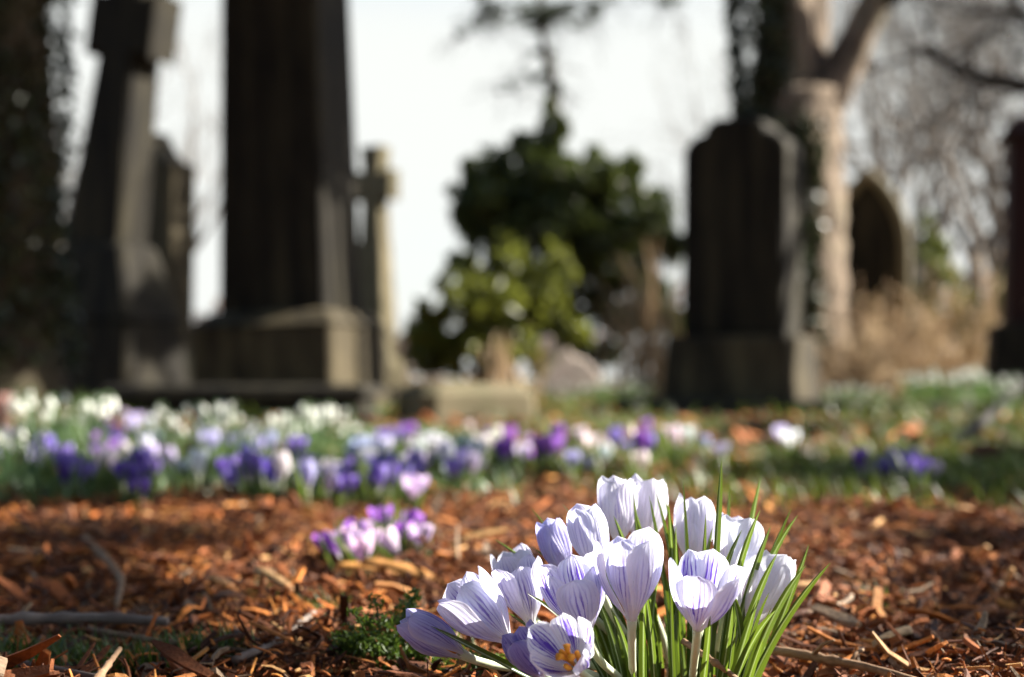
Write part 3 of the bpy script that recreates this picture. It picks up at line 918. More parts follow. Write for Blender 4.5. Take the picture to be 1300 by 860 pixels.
def crocus(base, tip, D, dl, opening, yaw, tint, stripe, root, label, seed, fat=1.0, style=True):
    """base, tip: photo pixels of the cup's foot and of the middle of its mouth; D: distance; dl: how far the mouth leans to (-) or from (+) the viewer, in m"""
    b = P(*base, D); t = P(*tip, D); t.y += dl
    ax = (t - b); L = ax.length; ax.normalize()
    rx, ry = X(root[0], root[1]), root[1]
    rt = Vector((rx, ry, G1(rx, ry) - .004))
    o = empty('crocus', rt, label, 'crocus', 'striped crocuses in the foreground clump')
    q = np.array(ax.to_track_quat('Z', 'Y').to_matrix())
    r = random.Random(seed)
    W = L * .27 * fat
    for k in range(6):
        inner = k >= 3
        LL = L * (1.0 if not inner else .96) * r.uniform(.97, 1.05)
        V, f, uv = tepal(LL * 1.06, W * (1 if not inner else .92), opening + r.uniform(-.12, .14), inner, seed=seed * 17 + k)
        V = rotz(V, R(yaw) + k * R(120) + (R(60) if inner else 0) + r.uniform(-.08, .08))
        mb = MB(); mb.add(V @ q.T + np.array(b), f, uv)
        p = mb.build('petal', M['petal'], o)
        p.color = (*[min(.88, c * r.uniform(.97, 1.03)) for c in tint], stripe * (1.25 if inner else 1.0) * r.uniform(.7, 1.2))
    mb = MB()
    hgt = (b - rt).length
    pts = bez(rt, rt + Vector((0, 0, hgt * .45)), b - ax * hgt * .35, 14, b + ax * .002)
    rad = np.interp(np.linspace(0, 1, 14), [0, .7, .93, 1], [.0021, .0017, .0019, .0026])
    tube(mb, pts, rad, 10, .02)
    mb.build('stem', M['stem'], o)
    if style:
        mb = MB()
        bb, aa = np.array(b), np.array(ax)
        u, w = frame_of(aa)
        for k in range(3):
            d = u * math.cos(k * 2.1 + seed) + w * math.sin(k * 2.1 + seed)
            tube(mb, [bb + aa * L * .1, bb + aa * L * .36 + d * .001, bb + aa * L * .52 + d * .002, bb + aa * L * .58 + d * .0035], [.0005, .0006, .0012, .0017], 6)
            d = u * math.cos(k * 2.1 + seed + 1) + w * math.sin(k * 2.1 + seed + 1)
            tube(mb, [bb + aa * L * .1 + d * .001, bb + aa * L * .28 + d * .003, bb + aa * L * .31 + d * .0033, bb + aa * L * .46 + d * .004, bb + aa * L * .48 + d * .004], [.0005, .0006, .0013, .0011, .0003], 6)
        mb.build('stamen', M['anther'], o)
    return o

LAV, WHT, PAL, VIO = (.55, .56, .85), (.74, .75, .85), (.70, .71, .90), (.40, .37, .76)
HERO = [
    # base        tip         D    lean   open yaw  tint stripe root          label
    ((588, 832), (512, 785), .615, -.004, .10, 200, LAV, .9, (770, .66), 'closed lilac crocus bud lying lowest at the far left end of the clump', .80),
    ((646, 815), (578, 738), .615, -.006, .42, 190, PAL, .8, (785, .66), 'large half open pale crocus leaning left, second from the far left', 1.0),
    ((674, 792), (650, 710), .640, -.004, .55, 170, PAL, .9, (790, .68), 'half open striped crocus behind the leaning one, left of the clump', 1.0),
    ((668, 770), (648, 698), .690, 0, .35, 150, PAL, .6, (800, .72), 'small pale crocus peeping out at the back of the left side', .9),
    ((717, 730), (694, 660), .665, 0, .22, 175, LAV, .55, (812, .70), 'lavender cup shaped crocus with a leaf tip rising behind it, left of centre', 1.05),
    ((758, 728), (742, 640), .650, -.002, .25, 185, PAL, .45, (820, .69), 'tall pale lavender crocus cup directly right of the lavender one', 1.05),
    ((746, 806), (722, 712), .610, -.008, .62, 195, PAL, 1.2, (800, .66), 'wide open crocus with boldly striped inner petals above the orange-centred one', 1.05),
    ((733, 850), (704, 802), .580, -.020, .95, 160, WHT, 1.5, (795, .63), 'open crocus facing the viewer with its orange stamens showing', 1.05),
    ((692, 860), (655, 800), .600, -.004, .40, 210, VIO, 1.0, (790, .64), 'darkest violet crocus low down beside the orange-centred one', 1.0),
    ((786, 690), (780, 606), .690, 0, .12, 180, WHT, .55, (838, .73), 'tallest crocus, white with purple streaks, at the top of the clump', 1.05),
    ((815, 700), (825, 607), .705, .003, .12, 150, WHT, .12, (850, .73), 'plain white crocus just right of the tallest one', 1.05),
    ((802, 788), (801, 678), .598, -.004, .58, 182, PAL, .95, (803, .645), 'upright striped crocus on a bare pale stem at the front centre', 1.0),
    ((886, 800), (893, 706), .600, -.010, .78, 176, PAL, 1.2, (878, .645), 'wide open striped crocus among dark leaves, right of the bare stemmed one', 1.05),
    ((880, 720), (886, 632), .690, .002, .18, 170, WHT, .3, (880, .73), 'white crocus behind tall leaves at the back right', .95),
    ((928, 740), (942, 655), .675, .002, .42, 165, WHT, .25, (905, .71), 'broad white crocus below two pale leaf tips on the right', 1.1),
    ((948, 800), (990, 702), .655, .004, .34, 180, WHT, .06, (915, .70), 'plain white crocus leaning right, glowing in the sun at the right end', 1.1),
]
for i, (b, t, D, dl, op, yaw, tint, st, root, label, fat) in enumerate(HERO):
    crocus(b, t, D, dl, op, yaw, tint, st, root, label, i + 3, fat)

# the tuft of leaves they grow from
def blade(mb, root, ctrl, tip, w, face, fold=.25, n=16):
    p = bez(root, ctrl, tip, n)
    T = np.gradient(p, axis=0); T /= np.linalg.norm(T, axis=1, keepdims=True)
    face = np.asarray(face, float)
    u = np.linspace(0, 1, n)
    ww = w * np.interp(u, [0, .1, .45, .8, .93, 1], [.7, .9, 1, .72, .36, .03])
    side = np.cross(T, face); side /= np.linalg.norm(side, axis=1, keepdims=True)
    nor = np.cross(side, T)
    vs, uv = [], []
    K = np.array([-1, -.5, -.12, .12, .5, 1])
    H = np.array([fold, fold * .35, -.06, -.06, fold * .35, fold])
    for k, h in zip(K, H):
        vs.append(p + side * (ww * k)[:, None] / 2 + nor * (ww * h)[:, None]); uv.append(np.stack([np.full(n, k), u], 1))
    V = np.stack(vs, 1).reshape(-1, 3); UV = np.stack(uv, 1).reshape(-1, 2)
    f = []
    m = len(K)
    for i in range(n - 1):
        for j in range(m - 1):
            a = i * m + j
            f.append((a, a + 1, a + m + 1, a + m))
    mb.add(V, f, UV)

tuft = empty('crocus_leaves', (X(868, .68), .68, 0), 'dense tuft of narrow dark green leaves with white midribs around the foreground crocuses', 'leaf tuft')
def hero_leaf(rootpx, rootD, tip, tipD, w=.0042, bow=.25, face=None):
    rx = X(rootpx, rootD); a = Vector((rx, rootD, G1(rx, rootD) - .004)); c = P(*tip, tipD)
    d = c - a
    ctrl = a + Vector((d.x * bow + rng.normal() * .004, d.y * bow + rng.normal() * .004, d.z * rng.uniform(.5, .7)))
    if face is None: face = (rng.normal() * .5, -1, rng.normal() * .3)
    mb = MB(); blade(mb, a, ctrl, c, w, face)
    mb.build('leaf', M['leaf'], tuft)
LE = [(893, .66, 916, 582, .645), (880, .66, 867, 609, .64), (905, .70, 926, 617, .70), (915, .69, 966, 606, .69), (915, .67, 1005, 645, .66), (920, .66, 1013, 654, .65),
      (925, .66, 1027, 691, .65), (922, .645, 1054, 715, .62), (925, .65, 1023, 718, .64), (845, .70, 804, 624, .67), (840, .70, 806, 647, .665), (840, .69, 779, 655, .66), (860, .69, 824, 629, .665),
      (862, .70, 832, 624, .67), (870, .69, 849, 639, .66), (868, .70, 844, 634, .68), (905, .665, 965, 648, .64), (900, .66, 942, 673, .64), (910, .66, 978, 669, .645), (885, .66, 896, 653, .63),
      (912, .65, 987, 702, .63), (815, .65, 784, 720, .62), (880, .62, 902, 782, .585), (800, .71, 674, 645, .70), (810, .71, 714, 640, .70), (795, .71, 627, 684, .69), (805, .69, 675, 694, .675),
      (815, .68, 722, 684, .66), (818, .68, 731, 692, .66), (800, .66, 670, 754, .625), (785, .69, 640, 775, .67), (905, .64, 962, 760, .62), (900, .63, 930, 770, .60), (912, .64, 985, 775, .61), (860, .68, 858, 668, .65), (875, .68, 905, 668, .66)]
for (r, rd, tx, ty, td) in LE:
    w = .0038 if r > 890 else .0031
    hero_leaf(r, rd, (tx, ty), td, w * rng.uniform(.85, 1.15), .25 if r < 890 else .35)
# the long dark leaf sweeping under the far left bud
mb = MB()
a = Vector((X(780, .64), .64, -.002)); blade(mb, a, P(650, 850, .60), P(547, 795, .597), .0040, (.2, -.7, .6)); mb.build('leaf', M['leaf'], tuft)
for i in range(64):
    r = rng.uniform(775, 935); f_ = (r - 855) / 80
    rd = rng.uniform(.63, .72)
    td = rd - rng.uniform(-.01, .04)
    tx = r + f_ * rng.uniform(10, 75) + rng.normal() * 14
    ty = rng.uniform(690, 800) + abs(f_) * 25
    hero_leaf(r, rd, (tx, ty), td, rng.uniform(.0024, .0040), .2)

# ------------------------------------------------------------------ background crocuses: one of each kind, then copies
def proto_crocus(seed, opening, L, hcup, nleaf, lh):
    root = bpy.data.objects.new('crocus', None)
    r = np.random.default_rng(seed)
    mb = MB()
    for k in range(6):
        V, f, uv = tepal(L * (1 if k < 3 else .95), L * .27, opening + r.normal() * .08, k >= 3, 9, 7, seed * 7 + k)
        V = rotz(V, k * R(120) + (R(60) if k >= 3 else 0)); V[:, 2] += hcup
        mb.add(V, f, uv)
    fl = mb.build('flower', M['petal'])
    mb = MB(); tube(mb, [(0, 0, -.01), (0, 0, hcup * .5), (0, 0, hcup + .002)], [.002, .0018, .0024], 6)
    st = mb.build('stem', M['gstem'])
    mb = MB()
    for k in range(nleaf):
        a = r.uniform(0, 2 * math.pi); d = np.array([math.cos(a), math.sin(a), 0]); hh = lh * r.uniform(.6, 1.1)
        blade(mb, d * .004 + [0, 0, -.008], d * .012 + [0, 0, hh * .6], d * hh * r.uniform(.3, .7) + [0, 0, hh], .0042, -d + [0, 0, .3], .2, 7)
    lv = mb.build('leaf', M['leaf'])
    return root, (fl, st, lv)

def proto_snowdrop(seed):
    r = np.random.default_rng(seed)
    root = bpy.data.objects.new('snowdrop', None)
    H = .105
    tip = np.array([.022, 0, H - .012])
    mb = MB()
    for k in range(5):
        a = k * R(72); d = np.array([math.cos(a), math.sin(a), 0]); s = np.cross(d, [0, 0, 1])
        L = .015
        u = np.linspace(0, 1, 6); wv = .0038 * np.sin(math.pi * np.clip(u * .9 + .08, 0, 1))
        c = tip + np.outer(.0012 + .0046 * np.sin(u * 1.9), d) + np.outer(-u * L, [0, 0, 1])
        V = np.stack([c - s * wv[:, None], c + d * .0012, c + s * wv[:, None]], 1).reshape(-1, 3)
        mb.add(V, [(i * 3 + j, i * 3 + j + 1, i * 3 + j + 4, i * 3 + j + 3) for i in range(5) for j in range(2)])
    fl = mb.build('flower', M['snow'])
    mb = MB()
    tube(mb, bez((0, 0, -.008), (0, 0, H * 1.15), tip, 9), np.linspace(.0018, .0011, 9), 5)
    tube(mb, [tip + [0, 0, .003], tip, tip - [0, 0, .004]], [.0012, .0026, .0018], 6)
    st = mb.build('stem', M['sleaf'])
    mb = MB()
    for k in range(3):
        a = r.uniform(0, 2 * math.pi); d = np.array([math.cos(a), math.sin(a), 0]); hh = r.uniform(.06, .095)
        blade(mb, d * .003 + [0, 0, -.006], d * .008 + [0, 0, hh * .6], d * hh * .35 + [0, 0, hh], .0062, -d + [0, 0, .3], .15, 6)
    lv = mb.build('leaf', M['sleaf'])
    return root, (fl, st, lv)

used = set()
def stand(proto, name, x, y, sc, label, cat, group, tint=None, stripe=0, tilt=.12):
    root, parts_ = proto
    r = root.copy(); r.name = name
    COL.objects.link(r)
    r.location = (x, y, G1(x, y)); r.scale = (sc,) * 3
    r.rotation_euler = (random.gauss(0, tilt), random.gauss(0, tilt), random.uniform(0, 6.283))
    tag(r, label, cat, group)
    for p in parts_:
        c = p.copy(); COL.objects.link(c); c.parent = r
        if tint and p.name.startswith('flower'): c.color = (*[min(.9, q * random.uniform(.9, 1.08)) for q in tint], stripe)
    return r

CP = [proto_crocus(101, .15, .030, .026, 9, .055), proto_crocus(102, .45, .030, .023, 9, .05), proto_crocus(103, .85, .029, .022, 8, .05), proto_crocus(104, .3, .031, .028, 9, .058)]
COLS = dict(w=((.84, .83, .84), .05), l=((.66, .60, .84), .35), b=((.52, .55, .82), .25), v=((.26, .17, .62), .5), d=((.11, .05, .38), .4), p=((.40, .13, .62), .6), k=((.80, .62, .80), .5))

def spot(px, py, zf):
    "distance at which a flower of height zf appears at row py"
    horizon = 430 + math.tan(PITCH) * FPX
    return max(1.2, min(5.0, (CAM_Z - zf) * FPX / max(8, py - horizon)))

# (phrase for label and group, [(px, py, colour) ...], flower height)
BED = [
    ('pale lilac crocus at the left end of the flower bed beside the pink stone', [(6, 546, 'l'), (22, 552, 'w'), (38, 548, 'w'), (14, 562, 'l')], .062),
    ('small violet crocus low at the left end of the flower bed', [(48, 572, 'v'), (62, 566, 'v'), (40, 578, 'l')], .060),
    ('violet crocus in the short row below the snowdrop mound', [(78, 584, 'v'), (92, 582, 'v'), (86, 590, 'd'), (104, 588, 'v')], .058),
    ('white crocus in front of the snowdrop mound', [(98, 550, 'w'), (106, 556, 'w'), (112, 548, 'w')], .062),
    ('bright purple crocus in the tall purple clump near the left', [(128, 540, 'p'), (136, 552, 'p'), (142, 546, 'v'), (130, 562, 'p'), (146, 560, 'p')], .066),
    ('pale lilac crocus standing tallest behind the bright purple clump', [(168, 530, 'l'), (182, 532, 'w'), (176, 524, 'l'), (190, 528, 'w')], .072),
    ('white lilac-tinged crocus right of the bright purple clump', [(150, 568, 'w'), (180, 560, 'w'), (188, 566, 'l'), (158, 556, 'l')], .064),
    ('deep violet crocus in the darkest clump at the front of the bed', [(158, 590, 'd'), (180, 592, 'd'), (170, 600, 'd'), (190, 588, 'v'), (164, 606, 'd'), (183, 604, 'd')], .056),
    ('lone dark violet crocus lowest of all at the front edge of the bed', [(183, 634, 'd')], .046),
    ('lilac crocus right of the darkest violet clump', [(206, 562, 'l'), (214, 572, 'l'), (228, 586, 'w')], .060),
    ('lone bright white crocus before dark stems in the left of the bed', [(252, 588, 'w')], .058),
    ('pale lilac crocus at the back of the bed under the dark ledger stone', [(250, 544, 'l'), (268, 552, 'l'), (280, 546, 'w'), (262, 560, 'b'), (292, 552, 'l')], .066),
    ('blue-violet crocus in the wide blue clump left of the pale blue one', [(300, 580, 'v'), (312, 572, 'v'), (322, 586, 'b'), (308, 594, 'v'), (330, 566, 'b'), (318, 554, 'v'), (338, 592, 'v'), (328, 600, 'v')], .060),
    ('violet crocus between the blue clump and the pale blue clump', [(370, 568, 'v'), (380, 574, 'v'), (376, 562, 'v'), (352, 560, 'b')], .062),
    ('white crocus among snowdrops above the pale blue clump', [(372, 588, 'w'), (380, 592, 'w'), (410, 578, 'w'), (344, 548, 'w'), (360, 584, 'w')], .062),
    ('pale blue crocus in the pale blue clump at the front of the bed', [(384, 602, 'b'), (396, 608, 'b'), (408, 600, 'b'), (420, 606, 'b'), (392, 616, 'b'), (414, 614, 'l')], .056),
    ('deep purple crocus standing alone left of the violet mass', [(436, 614, 'd'), (442, 606, 'd'), (434, 626, 'd')], .054),
    ('violet crocus in the large violet mass at the centre front of the bed', [(460, 592, 'v'), (472, 598, 'v'), (484, 588, 'v'), (496, 598, 'v'), (508, 604, 'v'), (478, 610, 'v'), (492, 612, 'd'), (524, 592, 'v'), (534, 586, 'p'), (466, 606, 'd'), (515, 596, 'v')], .058),
    ('white crocus on top of the violet mass', [(514, 584, 'w'), (522, 580, 'l')], .062),
    ('pale lilac crocus lowest in front of the violet mass', [(523, 614, 'l')], .052),
    ('pale blue crocus behind the violet mass', [(460, 556, 'b'), (472, 562, 'b'), (482, 556, 'l'), (470, 576, 'w'), (452, 566, 'b')], .064),
    ('purple crocus at the back under the buff kerb stone', [(498, 545, 'p'), (508, 546, 'v'), (520, 543, 'p')], .068),
    ('white crocus in the row of bright white flowers at the centre', [(520, 560, 'w'), (534, 566, 'w'), (548, 556, 'w'), (560, 562, 'w'), (572, 566, 'w'), (584, 560, 'w'), (552, 570, 'w')], .064),
    ('big white crocus at the right end of the bright white row', [(600, 554, 'w'), (610, 560, 'w'), (604, 566, 'w'), (616, 556, 'w')], .064),
    ('lone white crocus bud low under the bright white row', [(575, 604, 'w')], .054),
    ('violet crocus under the bright white row', [(590, 584, 'v'), (582, 590, 'v'), (598, 580, 'l')], .058),
    ('purple crocus left of the pinkish white one in the right purple row', [(636, 556, 'p'), (646, 564, 'p'), (640, 570, 'p'), (648, 552, 'p')], .064),
    ('pinkish white crocus in the middle of the right purple row', [(662, 562, 'k'), (672, 558, 'k')], .064),
    ('magenta-purple crocus at the right of the right purple row', [(684, 564, 'p'), (698, 546, 'p'), (704, 552, 'p'), (696, 558, 'p')], .066),
    ('pale violet crocus alone on the grass below the right purple row', [(728, 586, 'b'), (738, 582, 'l')], .054),
    ('pinkish white crocus alone right of the right purple row', [(738, 548, 'k'), (748, 550, 'w')], .066),
    ('white crocus alone on the grass between two purple ones', [(766, 568, 'w'), (772, 564, 'w')], .062),
    ('purple crocus on the grass left of the white pair', [(786, 552, 'v'), (808, 558, 'v'), (816, 556, 'p'), (824, 562, 'v')], .064),
    ('tiny white crocus lowest on the grass above the foreground clump', [(815, 588, 'w')], .054),
    ('white crocus of the white pair before the large headstone', [(858, 550, 'w'), (872, 552, 'w'), (880, 546, 'w')], .066),
    ('lilac crocus on the grass right of the white pair', [(920, 563, 'l'), (896, 550, 'b')], .062),
    ('pale lilac crocus alone near the foot of the large headstone', [(990, 542, 'l'), (1000, 545, 'w')], .068),
    ('violet crocus in the lone clump on the grass at the right', [(1102, 584, 'd'), (1122, 582, 'v'), (1134, 578, 'v'), (1146, 582, 'v'), (1154, 576, 'b'), (1160, 584, 'v'), (1130, 588, 'd')], .054),
    ('pale pink crocus at the right end of the lone clump on the grass', [(1183, 585, 'k')], .056),
]
for phrase, fl, zf in BED:
    fl = [(px, py - max(0, py - 578) * .45, c) for (px, py, c) in fl]
    more = [(px + random.gauss(0, 9), py + random.gauss(-6, 5), c) for (px, py, c) in fl if random.random() < .75] if len(fl) > 2 else []
    for (px, py, c) in fl + more:
        z = zf * .78 * random.uniform(.85, 1.2)
        y = spot(px, py, z)
        pr = random.choice(CP)
        tint, st = COLS[c]
        stand(pr, 'crocus', X(px, y), y, z / .047, phrase, 'crocus', phrase.replace('crocus', 'crocuses', 1) if len(fl) > 1 else None, tint, st)
# pink-striped clump on the chips
for (px, py, c, ph) in ((447, 680, 'p', 0), (458, 690, 'k', 0), (440, 696, 'p', 0), (466, 700, 'k', 0), (452, 708, 'k', 0), (424, 690, 'p', 0), (462, 718, 'k', 0),
                        (486, 656, 'p', 1), (496, 660, 'k', 1), (480, 672, 'k', 1), (518, 680, 'p', 2), (526, 694, 'k', 2), (536, 690, 'k', 2), (512, 672, 'p', 2)):
    y = 1.06 + (715 - py) * .0022
    phr = ['pink and purple crocus in the open left bunch on the bark chips', 'pink and purple crocus at the back of the little bunch on the bark chips', 'pink and purple crocus in the right bunch on the bark chips'][ph]
    stand(CP[random.choice((1, 2, 2))], 'crocus', X(px, y), y, .74 * random.uniform(.9, 1.1), phr, 'crocus', phr.replace('crocus', 'crocuses', 1), COLS[c][0], .9, .3)

SP = [proto_snowdrop(s) for s in (201, 202, 203)]
def drops(n, px, py, zf, phrase, group, Dr=None):
    for i in range(n):
        a = rng.uniform(*px)
        y = rng.uniform(*Dr)
        z = zf * rng.uniform(.85, 1.15) if not py[1] else min(.14, max(.045, CAM_Z - (rng.uniform(*py) - 480.4) * y / FPX))
        stand(random.choice(SP), 'snowdrop', X(a, y), y, z / .095, phrase, 'snowdrop', group, None, 0, .15)
drops(46, (24, 128), (494, 540), .115, 'white snowdrop in the dense mound at the left end of the bed', 'snowdrops in the mound at the left', (2.2, 3.4))
drops(16, (0, 60), (535, 575), .085, 'white snowdrop mixed with crocuses below the mound at the left', 'snowdrops below the left mound', (1.8, 2.2))
drops(44, (185, 330), (508, 548), .10, 'white snowdrop at the back of the bed left of centre', 'snowdrops at the back of the bed left of centre', (2.3, 3.3))
drops(40, (330, 460), (512, 552), .10, 'white snowdrop at the back of the bed under the obelisk', 'snowdrops under the obelisk', (2.3, 3.2))
drops(14, (380, 400), (508, 545), .11, 'white snowdrop in the tallest bunch under the obelisk', 'snowdrops in the tallest bunch', (2.2, 2.8))
drops(34, (690, 840), (0, 0), .12, 'white snowdrop in the far patch behind the kerb between bush and large headstone', 'snowdrops far behind between bush and headstone', (7.4, 9.2))
drops(26, (1050, 1125), (0, 0), .11, 'white snowdrop in the far patch just right of the large headstone', 'snowdrops right of the large headstone', (6.9, 8.2))
drops(52, (1150, 1262), (0, 0), .17, 'white snowdrop in the far patch beneath the dead bracken at the right', 'snowdrops beneath the dead bracken', (6.6, 8.4))
drops(10, (1268, 1292), (0, 0), .15, 'white snowdrop in the small patch before the reddish pillar', 'snowdrops before the reddish pillar', (5.6, 6.2))
for root, ps in CP + SP:                       # the patterns themselves were never placed
    for p in ps: bpy.data.objects.remove(p)
    bpy.data.objects.remove(root)

# ------------------------------------------------------------------ ground cover
def in_view(n, y0, y1, slack=.12, power=1.0):
    y = y0 + (y1 - y0) * rng.uniform(0, 1, n) ** power
    x = rng.uniform(-1, 1, n) * (.37 * y + slack)
    return x, y

PAL_CH = np.array([(.16, .052, .016), (.25, .080, .020), (.36, .135, .032), (.10, .034, .013), (.050, .019, .010), (.46, .21, .060), (.55, .34, .16), (.20, .085, .040), (.17, .13, .10)])
PAL_W = np.array([.18, .18, .13, .20, .20, .06, .03, .035, .05])

def chips(name, n, y0, y1, lmin, lmax, label, lift=.012, slack=.12, power=1.0, flat=.35, wr=(.18, .55)):
    x, y = in_view(n, y0, y1, slack, power)
    z = gz(x, y) + rng.uniform(-.002, lift, n) ** 1.0
    L = lmin * (lmax / lmin) ** (rng.uniform(0, 1, n) ** 1.6)
    W = L * rng.uniform(*wr, n); T = np.clip(W * rng.uniform(.15, .5, n), .0008, .006)
    yaw = rng.uniform(0, 2 * math.pi, n); pit = rng.normal(0, flat, n); rol = rng.normal(0, flat * 1.3, n)
    d = np.stack([np.cos(yaw) * np.cos(pit), np.sin(yaw) * np.cos(pit), np.sin(pit)], 1)
    s0 = np.stack([-np.sin(yaw), np.cos(yaw), 0 * yaw], 1)
    k0 = np.cross(d, s0)
    s = s0 * np.cos(rol)[:, None] + k0 * np.sin(rol)[:, None]; k = np.cross(d, s)
    bend = rng.normal(0, .12, n) * L
    V = np.zeros((n, 16, 3))
    ts = np.array([-.5, -.18, .18, .5])
    c = np.stack([x, y, z], 1)
    for i, t in enumerate(ts):
        wv = W * (rng.uniform(.25, .8, n) if i in (0, 3) else rng.uniform(.75, 1.1, n))
        tv = T * rng.uniform(.5, 1.1, n)
        cc = c + d * (t * L * rng.uniform(.85, 1.1, n))[:, None] + k * (bend * (.25 - t * t) * 4 - bend * .5)[:, None] + s * (rng.normal(0, .08, n) * W)[:, None]
        sh = rng.normal(0, .25, n) * W
        V[:, i * 4 + 0] = cc - s * (wv / 2)[:, None] - k * (tv / 2)[:, None]
        V[:, i * 4 + 1] = cc + s * (wv / 2)[:, None] - k * (tv / 2)[:, None]
        V[:, i * 4 + 2] = cc + s * (wv / 2 * .85)[:, None] + k * (tv / 2)[:, None]
        V[:, i * 4 + 3] = cc - s * (wv / 2 * .85)[:, None] + k * (tv / 2)[:, None]
    q = []
    for r in range(3):
        for j in range(4):
            a, b = r * 4 + j, r * 4 + (j + 1) % 4
            q.append((a, b, b + 4, a + 4))
    q += [(3, 2, 1, 0), (12, 13, 14, 15)]
    q = np.array(q)
    F = (np.arange(n)[:, None, None] * 16 + q[None]).reshape(-1, 4)
    ci = rng.choice(len(PAL_CH), n, p=PAL_W / PAL_W.sum())
    colr = PAL_CH[ci] * rng.uniform(.5, 1.5, (n, 1)) * [1.36, 1.26, 1.06]
    mb = MB()
    mb.v.append(V.reshape(-1, 3)); mb.f = F.tolist(); mb.uv.append(np.zeros((n * 16, 2))); mb.c.append(np.repeat(colr, 16, 0)); mb.n = n * 16
    return tag(mb.build(name, M['chip'], None, False), label, 'mulch', None, 'stuff')
chips('bark_chips', 44000, .50, 2.3, .003, .022, 'reddish brown bark chips covering the ground around the crocuses', .014, .30, 1.3, .4, (.14, .5))
chips('bark_shreds', 42000, .50, 1.9, .005, .032, 'fine shreds of brown bark lying between the chips', .012, .28, 1.35, .45, (.035, .13))
chips('leaf_litter', 4500, 2.2, 9.5, .03, .085, 'brown fallen leaves scattered on the ground among the stones', .02, .4, 1.1, .35, (.4, .8))

chips('bark_strips', 2100, .58, 2.0, .025, .055, 'long torn strips of dark bark tangled among the chips', .018, .28, 1.2, .3, (.07, .2))

# a few large chips worth pointing at
def big_chip(px, D, L, W, yaw, tilt, colr, label):
    x = X(px, D)
    o = MB()
    n = 9
    t = np.linspace(-1, 1, n)
    w = W * np.sqrt(np.clip(1 - np.abs(t) ** 3, .05, 1)) * (1 + .12 * rng.normal(size=n))
    vs = []
    for side, zz in ((-1, -.0012), (-.3, .0012), (.4, .0016), (1, -.001), (.3, -.003), (-.4, -.003)):
        vs.append(np.stack([t * L / 2, side * w / 2, zz + .10 * L * (1 - t * t) * .5 + 0 * t], 1))
    V = np.stack(vs, 1).reshape(-1, 3)
    m = 6; f = [(i * m + j, i * m + (j + 1) % m, (i + 1) * m + (j + 1) % m, (i + 1) * m + j) for i in range(n - 1) for j in range(m)]
    f += [tuple(range(m - 1, -1, -1)), tuple(range((n - 1) * m, n * m))]
    Mx = np.array(Matrix.Rotation(R(yaw), 3, 'Z') @ Matrix.Rotation(R(tilt), 3, 'Y') @ Matrix.Rotation(R(tilt * .6), 3, 'X'))
    o.add(V @ Mx.T + [x, D, G1(x, D) + .014], f, None, colr)
    return tag(o.build('bark_piece', M['chip']), label, 'bark piece')
big_chip(470, 1.02, .050, .018, 12, 8, (.50, .24, .06), 'long bright orange bark piece below the pink crocus bunch')
big_chip(505, 1.0, .055, .020, -18, 10, (.42, .20, .055), 'wide orange-brown bark piece right of the pink crocus bunch')
big_chip(1235, .86, .036, .012, 28, -20, (.34, .13, .045), 'tilted red-brown bark piece at the right edge')
big_chip(1130, .74, .026, .006, 25, -15, (.60, .42, .24), 'pale bark splinter right of the foreground clump')
big_chip(1010, .95, .034, .009, 5, -6, (.55, .33, .15), 'straw coloured bark piece behind the right end of the clump')
big_chip(350, .93, .040, .010, -38, 18, (.55, .34, .16), 'pale bark splinter pointing down right at the left of the picture')
big_chip(285, .92, .026, .014, 60, 25, (.52, .28, .12), 'pale curled bark piece in the sun left of centre')

# grass, right of the bed
def grass(name, n, y0, y1, hmin, hmax, keep, label, mat='grass', slack=.2, w=.003):
    x, y = in_view(n, y0, y1, slack)
    k = keep(x, y) > rng.uniform(0, 1, n)
    x, y = x[k], y[k]; n = len(x)
    z = gz(x, y)
    h = rng.uniform(hmin, hmax, n); a = rng.uniform(0, 2 * math.pi, n); le = rng.uniform(.2, .9, n) * h
    d = np.stack([np.cos(a), np.sin(a), 0 * a], 1); s = np.stack([-np.sin(a), np.cos(a), 0 * a], 1) * w / 2
    b = np.stack([x, y, z - .003], 1)
    m = b + d * (le * .3)[:, None] + np.stack([0 * h, 0 * h, h * .6], 1)
    t = b + d * le[:, None] + np.stack([0 * h, 0 * h, h], 1)
    V = np.stack([b - s, b + s, m + s * .8, m - s * .8, t], 1).reshape(-1, 3)
    i = np.arange(n) * 5
    mb = MB(); mb.add(V, [q for j in i for q in ((j, j + 1, j + 2, j + 3), (j + 3, j + 2, j + 4))])
    return tag(mb.build(name, M[mat], None, True), label, 'grass', None, 'stuff')
def patch(x, y): return np.clip(.48 + .8 * np.sin(x * 3.1 + 1.1 * y) * np.sin(y * 2.7 - x * 2 + .6) + .35 * np.sin(x * 11 + y * 7), 0, 1)
grass('grass', 75000, 1.45, 4.6, .018, .05, lambda x, y: patch(x, y) * np.clip((x / y + .02) / .10, 0, 1) * np.clip((y - 1.35) / .35, 0, 1) * .8, 'short green grass growing in patches right of the flower bed')
grass('undergrowth', 14000, 4.6, 10, .03, .09, lambda x, y: patch(x * .6, y * .5) * .7, 'short green undergrowth among the gravestones', w=.008, slack=.4)
grass('bed_foliage', 60000, 1.45, 3.4, .015, .055, lambda x, y: np.clip(.5 - (x / y + .02) / .08, 0, 1) * np.clip(.5 + .5 * np.sin(x * 6.1) * np.sin(y * 5), 0, 1) * np.clip((y - 1.55) / .3, 0, 1), 'thin green leaves growing between the flowers of the bed', 'sleaf', w=.004)
